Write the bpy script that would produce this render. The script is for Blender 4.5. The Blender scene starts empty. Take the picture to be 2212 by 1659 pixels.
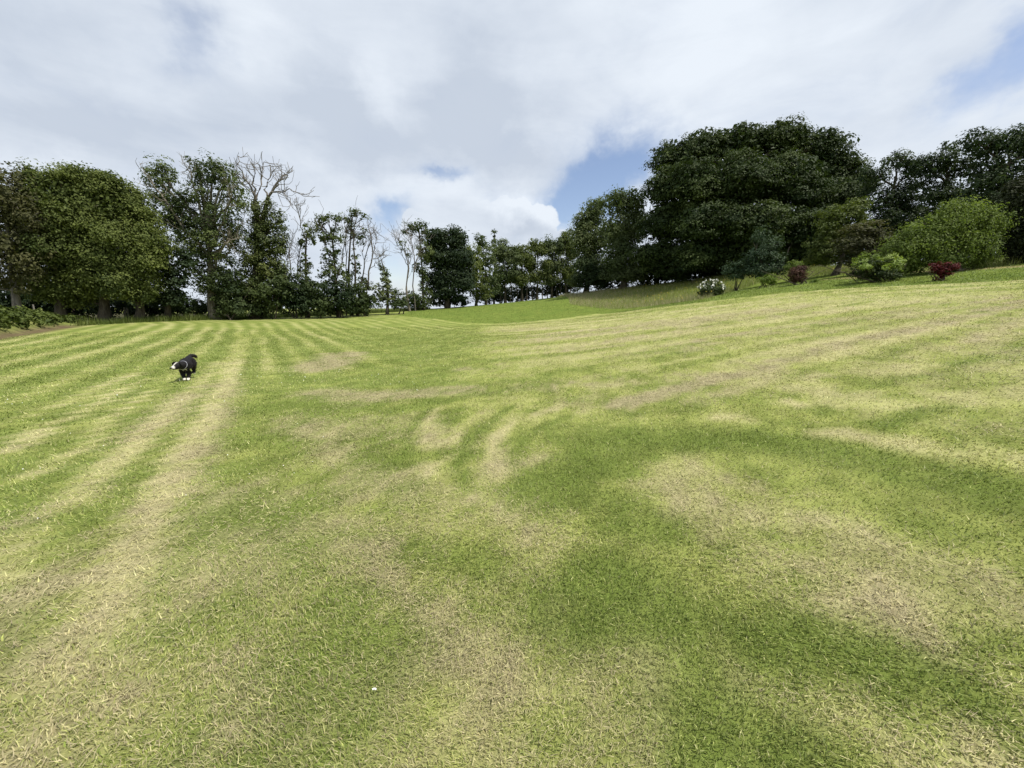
import bpy, math, random
import numpy as np
from mathutils import Vector

rng = np.random.default_rng(7)
scene = bpy.context.scene
COL = scene.collection

# ------------------------------------------------------------------ camera
CAM = np.array([0.0, 0.0, 1.55])
PITCH = math.radians(10.9)
FPX, CU, CV = 831.0, 1106.0, 829.5          # focal length and centre, photo measured 2212 px wide
cam_data = bpy.data.cameras.new('camera')
cam = bpy.data.objects.new('camera', cam_data)
COL.objects.link(cam)
cam.location = CAM
cam.rotation_euler = (math.radians(90) - PITCH, 0, 0)
cam_data.sensor_fit = 'HORIZONTAL'
cam_data.sensor_width = 36.0
cam_data.lens = 36.0 * FPX / 2212.0
cam_data.clip_start = 0.05
cam_data.clip_end = 6000
scene.camera = cam

SUN_AZ, SUN_EL = math.radians(112), math.radians(61)
SUN_DIR = Vector((math.sin(SUN_AZ) * math.cos(SUN_EL), math.cos(SUN_AZ) * math.cos(SUN_EL), math.sin(SUN_EL)))

def ray(u, v):
    dx, dv = (u - CU) / FPX, (CV - v) / FPX
    return np.array([dx, math.cos(PITCH) + dv * math.sin(PITCH), -math.sin(PITCH) + dv * math.cos(PITCH)])

# ------------------------------------------------------------------ sky
world = bpy.data.worlds.new('World')
scene.world = world
world.use_nodes = True
NT = world.node_tree
NT.nodes.clear()

class G:
    """small helper to write node maths"""
    def __init__(s, nt): s.nt = nt
    def n(s, t, **kw):
        nd = s.nt.nodes.new(t)
        for k, v in kw.items(): setattr(nd, k, v)
        return nd
    def put(s, sock, v):
        if isinstance(v, bpy.types.NodeSocket): s.nt.links.new(v, sock)
        elif v is not None: sock.default_value = v
    def m(s, op, a, b=None, c=None, clamp=False):
        nd = s.n('ShaderNodeMath', operation=op); nd.use_clamp = clamp
        s.put(nd.inputs[0], a); s.put(nd.inputs[1], b)
        if c is not None: s.put(nd.inputs[2], c)
        return nd.outputs[0]
    def comb(s, x, y, z):
        nd = s.n('ShaderNodeCombineXYZ'); s.put(nd.inputs[0], x); s.put(nd.inputs[1], y); s.put(nd.inputs[2], z)
        return nd.outputs[0]
    def noise(s, vec, scale, detail=5, rough=.55, dist=0.0):
        nd = s.n('ShaderNodeTexNoise'); s.put(nd.inputs['Vector'], vec)
        nd.inputs['Scale'].default_value = scale; nd.inputs['Detail'].default_value = detail
        nd.inputs['Roughness'].default_value = rough; nd.inputs['Distortion'].default_value = dist
        return nd.outputs['Fac']
    def mix(s, f, a, b):
        nd = s.n('ShaderNodeMix', data_type='RGBA'); nd.clamp_factor = True
        s.put(nd.inputs[0], f); s.put(nd.inputs[6], a); s.put(nd.inputs[7], b)
        return nd.outputs[2]
    def sstep(s, x, lo, hi):
        nd = s.n('ShaderNodeMapRange', interpolation_type='SMOOTHSTEP')
        s.put(nd.inputs[0], x); nd.inputs[1].default_value = lo; nd.inputs[2].default_value = hi
        return nd.outputs[0]

g = G(NT)
tc = g.n('ShaderNodeTexCoord')
sep = g.n('ShaderNodeSeparateXYZ'); NT.links.new(tc.outputs['Generated'], sep.inputs[0])
X, Y, Z = sep.outputs
az = g.m('ARCTAN2', X, Y)
el = g.m('ARCSINE', Z)
zc = g.m('ADD', g.m('MAXIMUM', Z, 0.0), 0.22)
plane = g.comb(g.m('DIVIDE', X, zc), g.m('DIVIDE', Y, zc), 0.0)

def azel(u, v):
    r = ray(u, v); r = r / np.linalg.norm(r)
    return math.atan2(r[0], r[1]), math.asin(r[2])

def blob(u0, v0, u1, v1, wid, warp=None):
    """soft elongated patch between two directions of the sky, half width wid (radians)"""
    a0, e0 = azel(u0, v0); a1, e1 = azel(u1, v1)
    ca, ce = (a0 + a1) / 2, (e0 + e1) / 2
    L = math.hypot(a1 - a0, e1 - e0) / 2 + wid * .6
    th = math.atan2(e1 - e0, a1 - a0)
    A, E = (warp if warp else (az, el))
    da, de = g.m('SUBTRACT', A, ca), g.m('SUBTRACT', E, ce)
    p = g.m('ADD', g.m('MULTIPLY', da, math.cos(th) / L), g.m('MULTIPLY', de, math.sin(th) / L))
    q = g.m('ADD', g.m('MULTIPLY', da, -math.sin(th) / wid), g.m('MULTIPLY', de, math.cos(th) / wid))
    r2 = g.m('ADD', g.m('MULTIPLY', p, p), g.m('MULTIPLY', q, q))
    return g.m('POWER', 2.718, g.m('MULTIPLY', r2, -1.0))

def total(xs):
    t = xs[0]
    for x in xs[1:]: t = g.m('ADD', t, x)
    return t

dirv = tc.outputs['Generated']
n_w1 = g.noise(dirv, 7.0, 5, .6)
n_w2 = g.noise(g.comb(Y, Z, X), 7.0, 5, .6)
warp = (g.m('ADD', az, g.m('MULTIPLY', g.m('SUBTRACT', n_w1, .5), .22)),
        g.m('ADD', el, g.m('MULTIPLY', g.m('SUBTRACT', n_w2, .5), .16)))
n_big = g.noise(plane, .85, 7, .55, .3)
n_fine = g.noise(plane, 2.6, 8, .6, .4)
n_streak = g.noise(g.comb(g.m('MULTIPLY', az, 1.6), g.m('MULTIPLY', el, 6.0), .4), 2.2, 6, .55, .5)
# holes of blue between the clouds
holes = total([
    g.m('MULTIPLY', blob(1225, 435, 1390, 330, .070, warp), 1.30),
    g.m('MULTIPLY', blob(1180, 445, 1260, 440, .03, warp), .7),
    g.m('MULTIPLY', blob(905, 372, 1000, 384, .014, warp), .55),
    g.m('MULTIPLY', blob(800, 475, 860, 450, .036, warp), .75),
    g.m('MULTIPLY', blob(2090, 215, 2225, 90, .038, warp), .52),
    g.m('MULTIPLY', blob(2180, 60, 2260, 10, .035, warp), .55),
    g.m('MULTIPLY', blob(385, 75, 440, 110, .045, warp), .42),
    g.m('MULTIPLY', blob(820, 540, 900, 620, .05, warp), .65)])
cumulus = total([blob(985, 480, 1010, 500, .042, warp), blob(1060, 455, 1100, 490, .05, warp),
                 blob(1150, 470, 1190, 500, .045, warp), blob(870, 500, 920, 510, .04, warp)])
cover = g.m('ADD', g.m('SUBTRACT', 1.0, holes), g.m('MULTIPLY', g.m('SUBTRACT', n_fine, .5), .8))
front = g.m('MULTIPLY', g.m('SUBTRACT', n_big, .5), -.25)
cover = g.m('ADD', cover, front)
cloud_mask = g.sstep(cover, .0, 1.05)
cum_mask = g.sstep(g.m('ADD', g.m('MULTIPLY', cumulus, 1.1), g.m('MULTIPLY', g.m('SUBTRACT', n_fine, .5), .55)), .38, .56)
mask = g.m('MAXIMUM', cloud_mask, cum_mask)
# light and grey parts of the cloud layer
grey = total([g.m('MULTIPLY', blob(980, 190, 1110, 240, .10, warp), .60),
              g.m('MULTIPLY', blob(420, 215, 1000, 300, .075, warp), .50),
              g.m('MULTIPLY', blob(0, 235, 400, 300, .06, warp), .45),
              g.m('MULTIPLY', blob(600, 110, 760, 200, .07, warp), .35),
              g.m('MULTIPLY', blob(1000, 300, 1180, 340, .05, warp), .35),
              g.m('MULTIPLY', blob(0, 60, 160, 160, .08, warp), .30),
              g.m('MULTIPLY', blob(1100, 510, 1210, 505, .02, warp), .5)])
white = total([g.m('MULTIPLY', blob(420, 20, 620, 30, .06, warp), .3), g.m('MULTIPLY', blob(240, 200, 330, 190, .07, warp), .35),
               g.m('MULTIPLY', blob(800, 180, 840, 200, .05, warp), .45), g.m('MULTIPLY', blob(1350, 90, 1700, 200, .16, warp), .45),
               g.m('MULTIPLY', blob(0, 345, 200, 350, .03, warp), .4), g.m('MULTIPLY', blob(700, 400, 1000, 420, .04, warp), .4),
               g.m('MULTIPLY', blob(1060, 445, 1200, 470, .03, warp), .8)])
tone = g.m('ADD', g.m('SUBTRACT', white, grey), g.m('ADD', g.m('MULTIPLY', g.m('SUBTRACT', n_streak, .5), 1.0), g.m('MULTIPLY', g.m('SUBTRACT', n_fine, .5), .8)))
tone = g.m('ADD', tone, .50)
cloud_col = g.mix(tone, (.515, .575, .668, 1), (.740, .795, .865, 1))
sky = g.n('ShaderNodeTexSky', sky_type='NISHITA')
sky.sun_disc = False
sky.sun_elevation = SUN_EL
sky.sun_rotation = SUN_AZ
sky.altitude = 60
sky.air_density = 1.0; sky.dust_density = .7; sky.ozone_density = 1.5
SKY_STRENGTH = .10
blue = g.n('ShaderNodeMix', data_type='RGBA', blend_type='MULTIPLY'); blue.inputs[0].default_value = 1
NT.links.new(sky.outputs[0], blue.inputs[6]); blue.inputs[7].default_value = (1.55, 1.40, 1.36, 1)
cl = g.n('ShaderNodeMix', data_type='RGBA', blend_type='MULTIPLY'); cl.inputs[0].default_value = 1
NT.links.new(cloud_col, cl.inputs[6]); cl.inputs[7].default_value = (1 / SKY_STRENGTH,) * 3 + (1,)
final = g.mix(mask, blue.outputs[2], cl.outputs[2])
bg = g.n('ShaderNodeBackground'); bg.inputs[1].default_value = SKY_STRENGTH
NT.links.new(final, bg.inputs[0])
wo = g.n('ShaderNodeOutputWorld'); NT.links.new(bg.outputs[0], wo.inputs[0])

# ------------------------------------------------------------------ sun and exposure
sun_data = bpy.data.lights.new('sun', 'SUN')
sun_data.energy = 4.9
sun_data.angle = math.radians(.6)
sun_data.color = (1.0, .95, .86)
sun = bpy.data.objects.new('sun', sun_data)
sun.rotation_euler = SUN_DIR.to_track_quat('Z', 'Y').to_euler()
sun.location = SUN_DIR * 100
COL.objects.link(sun)
scene.view_settings.view_transform = 'Standard'
scene.view_settings.look = 'None'
scene.view_settings.exposure = 0.18
scene.view_settings.gamma = 1.0
scene.view_settings.use_curve_mapping = False
scene.cycles.max_bounces = 6
scene.cycles.transparent_max_bounces = 4
scene.cycles.caustics_reflective = False
scene.cycles.caustics_refractive = False

# ------------------------------------------------------------------ numpy noise
def _hash(ix, iy, seed):
    h = (ix.astype(np.int64) * 374761393 + iy.astype(np.int64) * 668265263 + seed * 1442695041) & 0x7fffffff
    h = ((h ^ (h >> 13)) * 1274126177) & 0x7fffffff
    h = (h ^ (h >> 16)) & 0xffff
    return h / 65535.0
def vnoise(x, y, seed=0):
    ix, iy = np.floor(x), np.floor(y)
    fx, fy = x - ix, y - iy
    fx, fy = fx * fx * (3 - 2 * fx), fy * fy * (3 - 2 * fy)
    a, b = _hash(ix, iy, seed), _hash(ix + 1, iy, seed)
    c, d = _hash(ix, iy + 1, seed), _hash(ix + 1, iy + 1, seed)
    return (a * (1 - fx) + b * fx) * (1 - fy) + (c * (1 - fx) + d * fx) * fy
def fbm(x, y, seed=0, octs=4):
    t, amp, s = 0, .5, 0
    for k in range(octs):
        t = t + amp * vnoise(x * 2 ** k + 17.3 * k, y * 2 ** k - 9.1 * k, seed + k); s += amp; amp *= .55
    return t / s
def smooth(x, lo, hi):
    t = np.clip((x - lo) / (hi - lo), 0, 1)
    return t * t * (3 - 2 * t)

# ------------------------------------------------------------------ the lie of the land
def at(u, v, D):
    """point seen at photo position (u, v), D metres ahead of the camera"""
    r = ray(u, v)
    return CAM + r * (D / r[1])

LAND = [at(0, 738, 16.5), at(150, 708, 24), at(460, 690, 36), at(640, 683, 42), at(860, 673, 50), at(930, 668, 54),
        at(1100, 654, 62), at(1225, 642, 66), at(1290, 675, 36), at(1590, 626, 31), at(2040, 606, 17), at(2212, 601, 14),
        at(1538, 640, 25), at(1725, 614, 22), at(1900, 608, 19), at(2190, 575, 19), at(1800, 575, 36), at(1590, 600, 38), at(1330, 625, 48),
        at(2050, 560, 30), at(400, 824, 8.2), at(60, 690, 30), at(250, 692, 31),
        np.array([0, 0, 0.]), np.array([0, 4, 0.]), np.array([4, 0, .18]), np.array([-4, 0, -.05]), np.array([4, 4, .26]),
        np.array([-4, 4, -.02]), np.array([0, 10, .08]), np.array([0, 20, .30]), np.array([0, -8, 0.]), np.array([10, 0, .9]),
        np.array([-12, 0, -.05]), np.array([-30, 0, .0]), np.array([24, 4, 3.0]), np.array([-20, 60, 1.3]), np.array([-40, 40, .9]), np.array([28, 50, 5.6])]
LAND = np.array(LAND)
def _phi(r2): return np.where(r2 > 1e-12, .5 * r2 * np.log(np.maximum(r2, 1e-12)), 0.0)
_n = len(LAND)
_d2 = ((LAND[:, None, :2] - LAND[None, :, :2]) ** 2).sum(-1)
_A = np.zeros((_n + 3, _n + 3)); _A[:_n, :_n] = _phi(_d2) + np.eye(_n) * .4
_A[:_n, _n] = 1; _A[:_n, _n + 1:] = LAND[:, :2]; _A[_n:, :_n] = _A[:_n, _n:].T
_W = np.linalg.solve(_A, np.concatenate([LAND[:, 2], np.zeros(3)]))
BANK = np.array([[-24.5, 10.0], [-22.2, 16.3], [-27.3, 24.0], [-30.5, 30.0]])     # foot of the bank on the left
def _soft(t, lo, hi):
    k = 6.0
    t = hi - k * np.logaddexp(0, (hi - t) / k) if False else t
    return np.clip(t, lo, hi)
def seg_dist(x, y, pts):
    best = np.full(np.shape(x), 1e9)
    for (x0, y0), (x1, y1) in zip(pts[:-1], pts[1:]):
        dx, dy = x1 - x0, y1 - y0
        t = np.clip(((x - x0) * dx + (y - y0) * dy) / (dx * dx + dy * dy + 1e-12), 0, 1)
        best = np.minimum(best, np.hypot(x - x0 - t * dx, y - y0 - t * dy))
    return best
def height(x, y):
    x = np.asarray(x, float); y = np.asarray(y, float)
    xc, yc = np.clip(x, -40, 31), np.clip(y, -8, 67)
    z = _W[_n] + _W[_n + 1] * xc + _W[_n + 2] * yc
    for k in range(_n):
        z = z + _W[k] * _phi((xc - LAND[k, 0]) ** 2 + (yc - LAND[k, 1]) ** 2)
    out = np.hypot(x - xc, y - yc)
    z = z + (1.3 - z) * smooth(out, 4, 120) * np.where(x > 10, .75, 1) + 3.5 * smooth(out, 120, 900)
    # raised bank with ferns on the left
    bx = np.interp(y, BANK[:, 1], BANK[:, 0])
    s = (bx - x)
    z = z + .75 * smooth(s, .3, 2.2) * smooth(y, 4, 11) * (1 - smooth(y, 22, 28))
    z = z + .03 * (fbm(x * .35, y * .35, 5, 3) - .5) * smooth(np.hypot(x, y), 1, 6)
    return z
def ground_at(u, v):
    """where the line of sight through photo position (u, v) meets the ground"""
    r = ray(u, v); t = 0.6; prev = t
    for _ in range(400):
        p = CAM + r * t
        if p[2] < float(height(p[0], p[1])): break
        prev = t; t += max(.02, t * .02)
        if t > 140: break
    for _ in range(18):
        mid = (prev + t) / 2; p = CAM + r * mid
        if p[2] < float(height(p[0], p[1])): t = mid
        else: prev = mid
    return CAM + r * t
def gpath(pts): return np.array([ground_at(u, v)[:2] for u, v in pts])
def in_poly(x, y, poly):
    inside = np.zeros(np.shape(x), bool)
    n = len(poly)
    for i in range(n):
        x0, y0 = poly[i]; x1, y1 = poly[(i + 1) % n]
        c = ((y0 > y) != (y1 > y)) & (x < (x1 - x0) * (y - y0) / (y1 - y0 + 1e-12) + x0)
        inside ^= c
    return inside

# ------------------------------------------------------------------ lawn pattern (own tones, mower-stripe sheen painted in)
STRAW, BROWN, GREEN = 0, 1, 2
STROKES = [
    (STRAW, 1.1, .17, [(225, 1330), (233, 1293), (247, 1250), (277, 1206), (317, 1123), (340, 1085), (375, 1010), (405, 965), (440, 915), (470, 865), (500, 815), (520, 775)]),
    (BROWN, .55, .22, [(330, 1120), (370, 1060), (420, 985), (470, 910), (510, 830)]),
    (STRAW, .6, .2, [(520, 775), (535, 740), (545, 712)]),
    (STRAW, .45, .22, [(60, 1590), (130, 1450), (200, 1370), (260, 1330)]),
    (STRAW, .75, .14, [(20, 1240), (45, 1195), (80, 1150)]),
    (BROWN, .6, .3, [(0, 1340), (60, 1300), (130, 1260)]),
    (BROWN, .7, .13, [(60, 1440), (110, 1400), (180, 1360)]),
    (BROWN, .5, .14, [(110, 1510), (160, 1460), (210, 1410)]),
    (STRAW, 1.0, .15, [(150, 1088), (187, 1044), (233, 1011), (283, 958), (320, 924), (367, 884), (427, 831), (467, 781)]),
    (BROWN, .6, .22, [(0, 1135), (60, 1112), (150, 1084), (200, 1050)]),
    (BROWN, .5, .3, [(290, 940), (360, 890), (430, 840), (470, 830)]),
    (STRAW, 1.0, .11, [(0, 981), (100, 924), (167, 898), (233, 858), (320, 818)]),
    (STRAW, .8, .10, [(43, 1041), (110, 1001), (190, 960), (230, 905), (283, 878), (333, 841)]),
    (STRAW, .8, .12, [(0, 921), (117, 881), (187, 848), (213, 838), (300, 805)]),
    (BROWN, .75, .13, [(380, 1320), (433, 1272), (520, 1225), (580, 1190)]),
    (STRAW, .45, .25, [(300, 1560), (330, 1500), (380, 1430)]),
    (BROWN, .8, .05, [(500, 1345), (540, 1335)]), (BROWN, .8, .06, [(560, 1330), (600, 1325)]),
    (BROWN, .9, .05, [(405, 1422), (435, 1405)]), (BROWN, .9, .04, [(440, 1455), (465, 1447)]), (BROWN, .8, .04, [(490, 1590), (515, 1580)]),
    (BROWN, 1.0, .8, [(690, 795), (740, 765)]), (BROWN, .6, .5, [(690, 850), (790, 860), (900, 850), (1000, 842)]),
    (BROWN, .5, .35, [(640, 900), (700, 940), (760, 990)]),
    (BROWN, .5, .28, [(760, 960), (800, 1010), (860, 1050), (960, 1080)]),
    (BROWN, .4, .25, [(690, 1090), (760, 1050), (830, 1040)]),
    (GREEN, .5, .20, [(1154, 834), (1037, 851), (944, 868), (847, 888), (812, 925), (800, 950), (815, 975), (850, 995)]),
    (STRAW, .5, .08, [(847, 900), (800, 935), (785, 950), (797, 968)]),
    (GREEN, .75, .08, [(1010, 1045), (990, 1005), (1005, 955), (1045, 925), (1100, 880)]), (GREEN, .6, .10, [(1130, 1040), (1110, 990), (1130, 940), (1220, 900)]),
    (GREEN, .7, .09, [(900, 1000), (880, 960), (890, 915), (930, 875), (1000, 862)]),
    (GREEN, .8, .2, [(820, 990), (870, 1005), (905, 990)]),
    (STRAW, .9, .09, [(930, 1030), (924, 1000), (924, 978), (934, 951), (922, 915), (926, 893), (960, 879)]),
    (STRAW, .6, .12, [(975, 958), (985, 931), (1024, 901), (1050, 885)]),
    (STRAW, 1.0, .10, [(1114, 1041), (1080, 1022), (1062, 990), (1052, 965), (1070, 938), (1105, 915), (1154, 894), (1204, 881)]),
    (BROWN, .9, .16, [(1120, 1000), (1150, 992)]),
    (STRAW, .7, .12, [(937, 1030), (970, 1055), (1060, 1105), (1120, 1125), (1165, 1150), (1200, 1190), (1215, 1250)]),
    (BROWN, .75, .14, [(800, 1180), (837, 1256), (887, 1339), (954, 1373), (970, 1440)]),
    (BROWN, .6, .18, [(780, 1200), (830, 1160), (920, 1130)]),
    (BROWN, .45, .28, [(930, 1330), (1000, 1390), (1100, 1380)]),
    (STRAW, .4, .25, [(1000, 1340), (1080, 1300), (1180, 1320)]),
    (GREEN, .55, .2, [(900, 1180), (960, 1200), (1060, 1210), (1120, 1240)]),
    (GREEN, .6, .25, [(820, 1400), (860, 1420)]), (GREEN, .5, .25, [(700, 1350), (780, 1450), (700, 1550)]),
    (GREEN, 1.0, .42, [(1180, 1050), (1300, 975), (1400, 950), (1475, 946), (1642, 950), (1808, 975), (1975, 1020), (2240, 1075)]),
    (GREEN, .6, .3, [(1150, 1050), (1300, 1070), (1400, 1140)]),
    (GREEN, .95, .32, [(1230, 1330), (1330, 1260), (1400, 1330), (1440, 1430), (1500, 1560), (1650, 1620)]),
    (GREEN, .85, .20, [(1640, 1400), (1800, 1390), (1900, 1420), (2000, 1460)]),
    (GREEN, .85, .14, [(2130, 1390), (2240, 1400)]),
    (GREEN, .6, .16, [(1875, 836), (2008, 809), (2212, 738)]),
    (GREEN, .7, .15, [(1900, 925), (1970, 900), (2042, 876)]),
    (GREEN, .5, .13, [(1680, 830), (1760, 795), (1840, 775)]),
    (STRAW, .9, .16, [(1690, 868), (1730, 872)]), (STRAW, 1.0, .2, [(1790, 940), (1840, 936)]), (STRAW, 1.0, .2, [(1890, 955), (1950, 958)]),
    (STRAW, .8, .2, [(1545, 900), (1600, 902)]), (STRAW, .6, .25, [(2040, 980), (2120, 990)]),
    (BROWN, 1.0, .28, [(1330, 875), (1475, 836), (1642, 793), (1808, 746), (1975, 711), (2100, 680), (2240, 645)]),
    (BROWN, .6, .25, [(1500, 868), (1580, 845), (1660, 815)]),
    (BROWN, .5, .35, [(2040, 760), (2140, 740), (2240, 715)]),
    (BROWN, .42, .62, [(1500, 1060), (1700, 1150), (1850, 1220), (2000, 1320)]), (STRAW, .45, .55, [(1540, 1060), (1720, 1150), (1880, 1210), (2100, 1290)]),
    (STRAW, .5, .4, [(1480, 1020), (1560, 1040), (1640, 1090)]),
    (STRAW, .9, .12, [(1880, 1255), (1960, 1330), (2060, 1365), (2240, 1355)]),
    (BROWN, .4, .3, [(1750, 1270), (1850, 1300), (1950, 1250)]),
    (STRAW, 1.0, .08, [(2015, 1500), (2075, 1555), (2130, 1625)]), (STRAW, .6, .12, [(1990, 1590), (2060, 1640)]),
    (STRAW, .65, .13, [(1290, 1500), (1340, 1485), (1400, 1460)]), (STRAW, .6, .12, [(1460, 1650), (1500, 1600)]),
    (STRAW, .5, .15, [(1780, 1480), (1840, 1520)]),
    (BROWN, .4, .2, [(1100, 1560), (1180, 1500), (1250, 1560)]),
]
STROKES = [(k, a, w, gpath(p)) for k, a, w, p in STROKES]
EDGE = gpath([(860, 682), (930, 688), (1000, 696), (1080, 699), (1180, 691), (1290, 677), (1400, 667), (1500, 655), (1600, 643), (1700, 632), (1850, 622), (2000, 615), (2212, 605), (2400, 596)])
CLIP = gpath([(1330, 875), (1475, 836), (1642, 793), (1808, 746), (1975, 711), (2100, 680), (2240, 645)])
UNCUT = np.concatenate([EDGE, [[60, 20], [60, 80], [-16, 80]]])          # greener, longer lawn beyond the mown field
MEADOW = gpath([(1226, 642), (1232, 658), (1330, 668), (1400, 662), (1500, 650), (1530, 645), (1590, 628), (1640, 612), (1700, 603), (1800, 594), (1850, 592),
                (1930, 586), (2080, 580), (2200, 572)])
MEADOW = np.concatenate([MEADOW, [[27.5, 21], [30, 32], [24, 42], [16, 45], [8, 54], [7, 62]]])
TRACK = gpath([(1790, 604), (1860, 600), (1960, 588), (2060, 584), (2212, 575), (2300, 570)])

def lawn_fields(x, y):
    """straw, brown and green amounts on the lawn at each point"""
    d = np.hypot(x, y)
    wx = x + (fbm(x * .9, y * .9, 11, 3) - .5) * .15 + (fbm(x * 5, y * 5, 41, 2) - .5) * .12
    wy = y + (fbm(x * .9, y * .9, 23, 3) - .5) * .15 + (fbm(x * 5, y * 5, 43, 2) - .5) * .12
    straw = np.zeros_like(x); brown = np.zeros_like(x); green = np.zeros_like(x)
    acc = [straw, brown, green]
    vary = .40 + 1.15 * fbm(x * 1.7, y * 1.7, 151, 3)
    for k, a, w, p in STROKES:
        sd = seg_dist(wx, wy, p)
        np.maximum(acc[k], a * (1 - smooth(sd, .40 * w, 1.45 * w)) * (vary if k != GREEN else (.35 + .65 * vary)), out=acc[k])
    # right part of the field: streaks of hay that follow the mower between edge and clippings line
    d0, d1 = seg_dist(x, y, CLIP), seg_dist(x, y, EDGE)
    q = d0 / (d0 + d1 + 1e-6)
    side = smooth((x - y * .04) - (.2 - .15 * y), -1.2, 2.5) * smooth(d, 6, 11)
    s_al = x * .9 - y * .45
    st1 = fbm(q * 24 + fbm(x * .25, y * .25, 3, 2) * .5, s_al * .085, 31, 3)
    st2 = fbm(q * 60 + fbm(x * .4, y * .4, 4, 2) * .8, s_al * .17, 37, 2)
    streak = smooth(.6 * st1 + .4 * st2, .30, .62)
    straw = np.maximum(straw, side * (.30 + .52 * streak))
    green = np.maximum(green, side * .42 * (1 - streak))
    brown = np.maximum(brown, side * .6 * smooth(fbm(q * 9 + 5, s_al * .1 + 2, 53, 3), .52, .68))
    # left part: even mower stripes that run away to the ash tree and swing left at the end
    c, s = .83, .56
    p = x * c + y * s
    along = -x * s + y * c
    bend = smooth(along, 37, 50)
    p = p + bend * 4.0 + (fbm(x * .2, y * .2, 61, 2) - .5) * .5
    ph = p / .98 + (vnoise(p * .77, p * 0 + 3, 65) - .5) * .5
    stripe = .5 + .5 * np.sin(2 * np.pi * ph)  # light and dark of leaning blades painted in as straw and green
    left = (1 - smooth(x + .42 * y - (-.4), -1.0, 3.0)) * smooth(d, 8, 13)
    right_far = smooth(y, 24, 30) * (1 - smooth(x + .6 * y, 12, 26)) * .8
    lf = np.maximum(left, right_far)
    mod = .35 + 1.5 * (fbm(along * .22, p * .9, 71, 3) - .2)
    straw = np.maximum(straw, lf * smooth(stripe, .52, 1.0) * .72 * np.clip(mod, .3, 1.1))
    green = np.maximum(green, lf * smooth(1 - stripe, .4, 1.0) * .45)
    # scatter of clippings over the whole near field
    nb = smooth(fbm(x * .8, y * .8, 81, 4), .50, .68)
    near = 1 - smooth(d, 9, 15)
    brown = np.maximum(brown, near * .45 * nb * (x > -3.2))
    ns = smooth(fbm(x * 1.1 + 7, y * 1.1, 91, 4), .48, .66)
    base = .09 + .27 * smooth(x, -3, 1.0) + .14 * smooth(x, 0, 5)
    straw = np.maximum(straw, base * (.5 + ns))
    k = np.clip(1 - 1.0 * green, 0.04, 1)
    straw, brown = straw * k, brown * k
    return straw, brown, green

C_DEEP = np.array([.106, .160, .028]); C_GREEN = np.array([.168, .216, .048]); C_LIGHT = np.array([.310, .340, .096])
C_STRAW = np.array([.480, .445, .225]); C_BROWN = np.array([.375, .325, .195])
def lawn_colour(x, y, jit=None):
    st, br, gr = lawn_fields(x, y)
    f1 = fbm(x * 2.2, y * 2.2, 101, 3); ft = fbm(x * 8.5, y * 8.5, 131, 3)
    t = np.clip(st + (f1 - .5) * .48 + (ft - .5) * .60, 0, 1)
    if jit is not None: t = np.clip(t + jit * .36, 0, 1)
    t = t[..., None]
    c = np.where(t < .35, C_GREEN + (C_LIGHT - C_GREEN) * (t / .35), C_LIGHT + (C_STRAW - C_LIGHT) * ((t - .35) / .65))
    gm = smooth(gr * .90 + (ft - .5) * 1.35 + (f1 - .5) * .9, .18, .95) * (gr > .02) * .54
    gm = (gm * (1 - .5 * t[..., 0]))[..., None]
    c = c * (1 - gm) + (.5 * C_DEEP + .5 * C_GREEN) * gm
    bm = smooth(br + (ft - .5) * 1.1 + (f1 - .5) * .6, .12, 1.05) * (br > .03) * .86
    if jit is not None: bm = np.clip(bm + rng.normal(0, .42, bm.shape) * (br > .08), 0, .95)
    c = c * (1 - bm[..., None]) + C_BROWN * bm[..., None]
    un = in_poly(x, y, UNCUT)
    f2 = np.clip(.5 + 1.6 * (.5 * fbm(x * .7, y * .7, 111, 4) + .5 * fbm(x * 3, y * 3, 113, 3) - .5), 0, 1)[..., None]
    cu = np.array([.112, .165, .030]) * (1 - f2) * 1.1 + np.array([.185, .228, .048]) * f2
    c = np.where(un[..., None], cu, c)
    tr = np.exp(-(seg_dist(x, y, TRACK) / .55) ** 4)[..., None] * (un | in_poly(x, y, MEADOW))[..., None] * .85
    c = c * (1 - tr) + np.array([.34, .30, .14]) * tr
    return c

# ------------------------------------------------------------------ mesh and object helpers
def mesh_from(name, verts, faces_flat, per_face, mats, attrs=None, mat_index=None, smooth_shade=False):
    """verts (N,3), faces_flat 1-D vertex indices, per_face int or array of loop counts"""
    me = bpy.data.meshes.new(name)
    nv = len(verts); nl = len(faces_flat)
    if np.isscalar(per_face): counts = np.full(nl // per_face, per_face, np.int32)
    else: counts = np.asarray(per_face, np.int32)
    me.vertices.add(nv); me.loops.add(nl); me.polygons.add(len(counts))
    me.vertices.foreach_set('co', np.asarray(verts, np.float32).ravel())
    me.loops.foreach_set('vertex_index', np.asarray(faces_flat, np.int32))
    starts = np.concatenate([[0], np.cumsum(counts)[:-1]]).astype(np.int32)
    me.polygons.foreach_set('loop_start', starts)
    me.polygons.foreach_set('loop_total', counts)
    if mat_index is not None: me.polygons.foreach_set('material_index', np.asarray(mat_index, np.int32))
    me.polygons.foreach_set('use_smooth', np.full(len(counts), smooth_shade))
    for m in (mats if isinstance(mats, (list, tuple)) else [mats]): me.materials.append(m)
    for an, (typ, arr) in (attrs or {}).items():
        a = me.attributes.new(an, typ, 'POINT')
        if typ == 'FLOAT': a.data.foreach_set('value', np.asarray(arr, np.float32))
        else: a.data.foreach_set('color', np.asarray(arr, np.float32).ravel())
    me.update(calc_edges=True)
    return me
def link(name, me, parent=None, loc=None):
    o = bpy.data.objects.new(name, me); COL.objects.link(o)
    if parent is not None: o.parent = parent
    if loc is not None: o.location = loc
    return o
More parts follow.
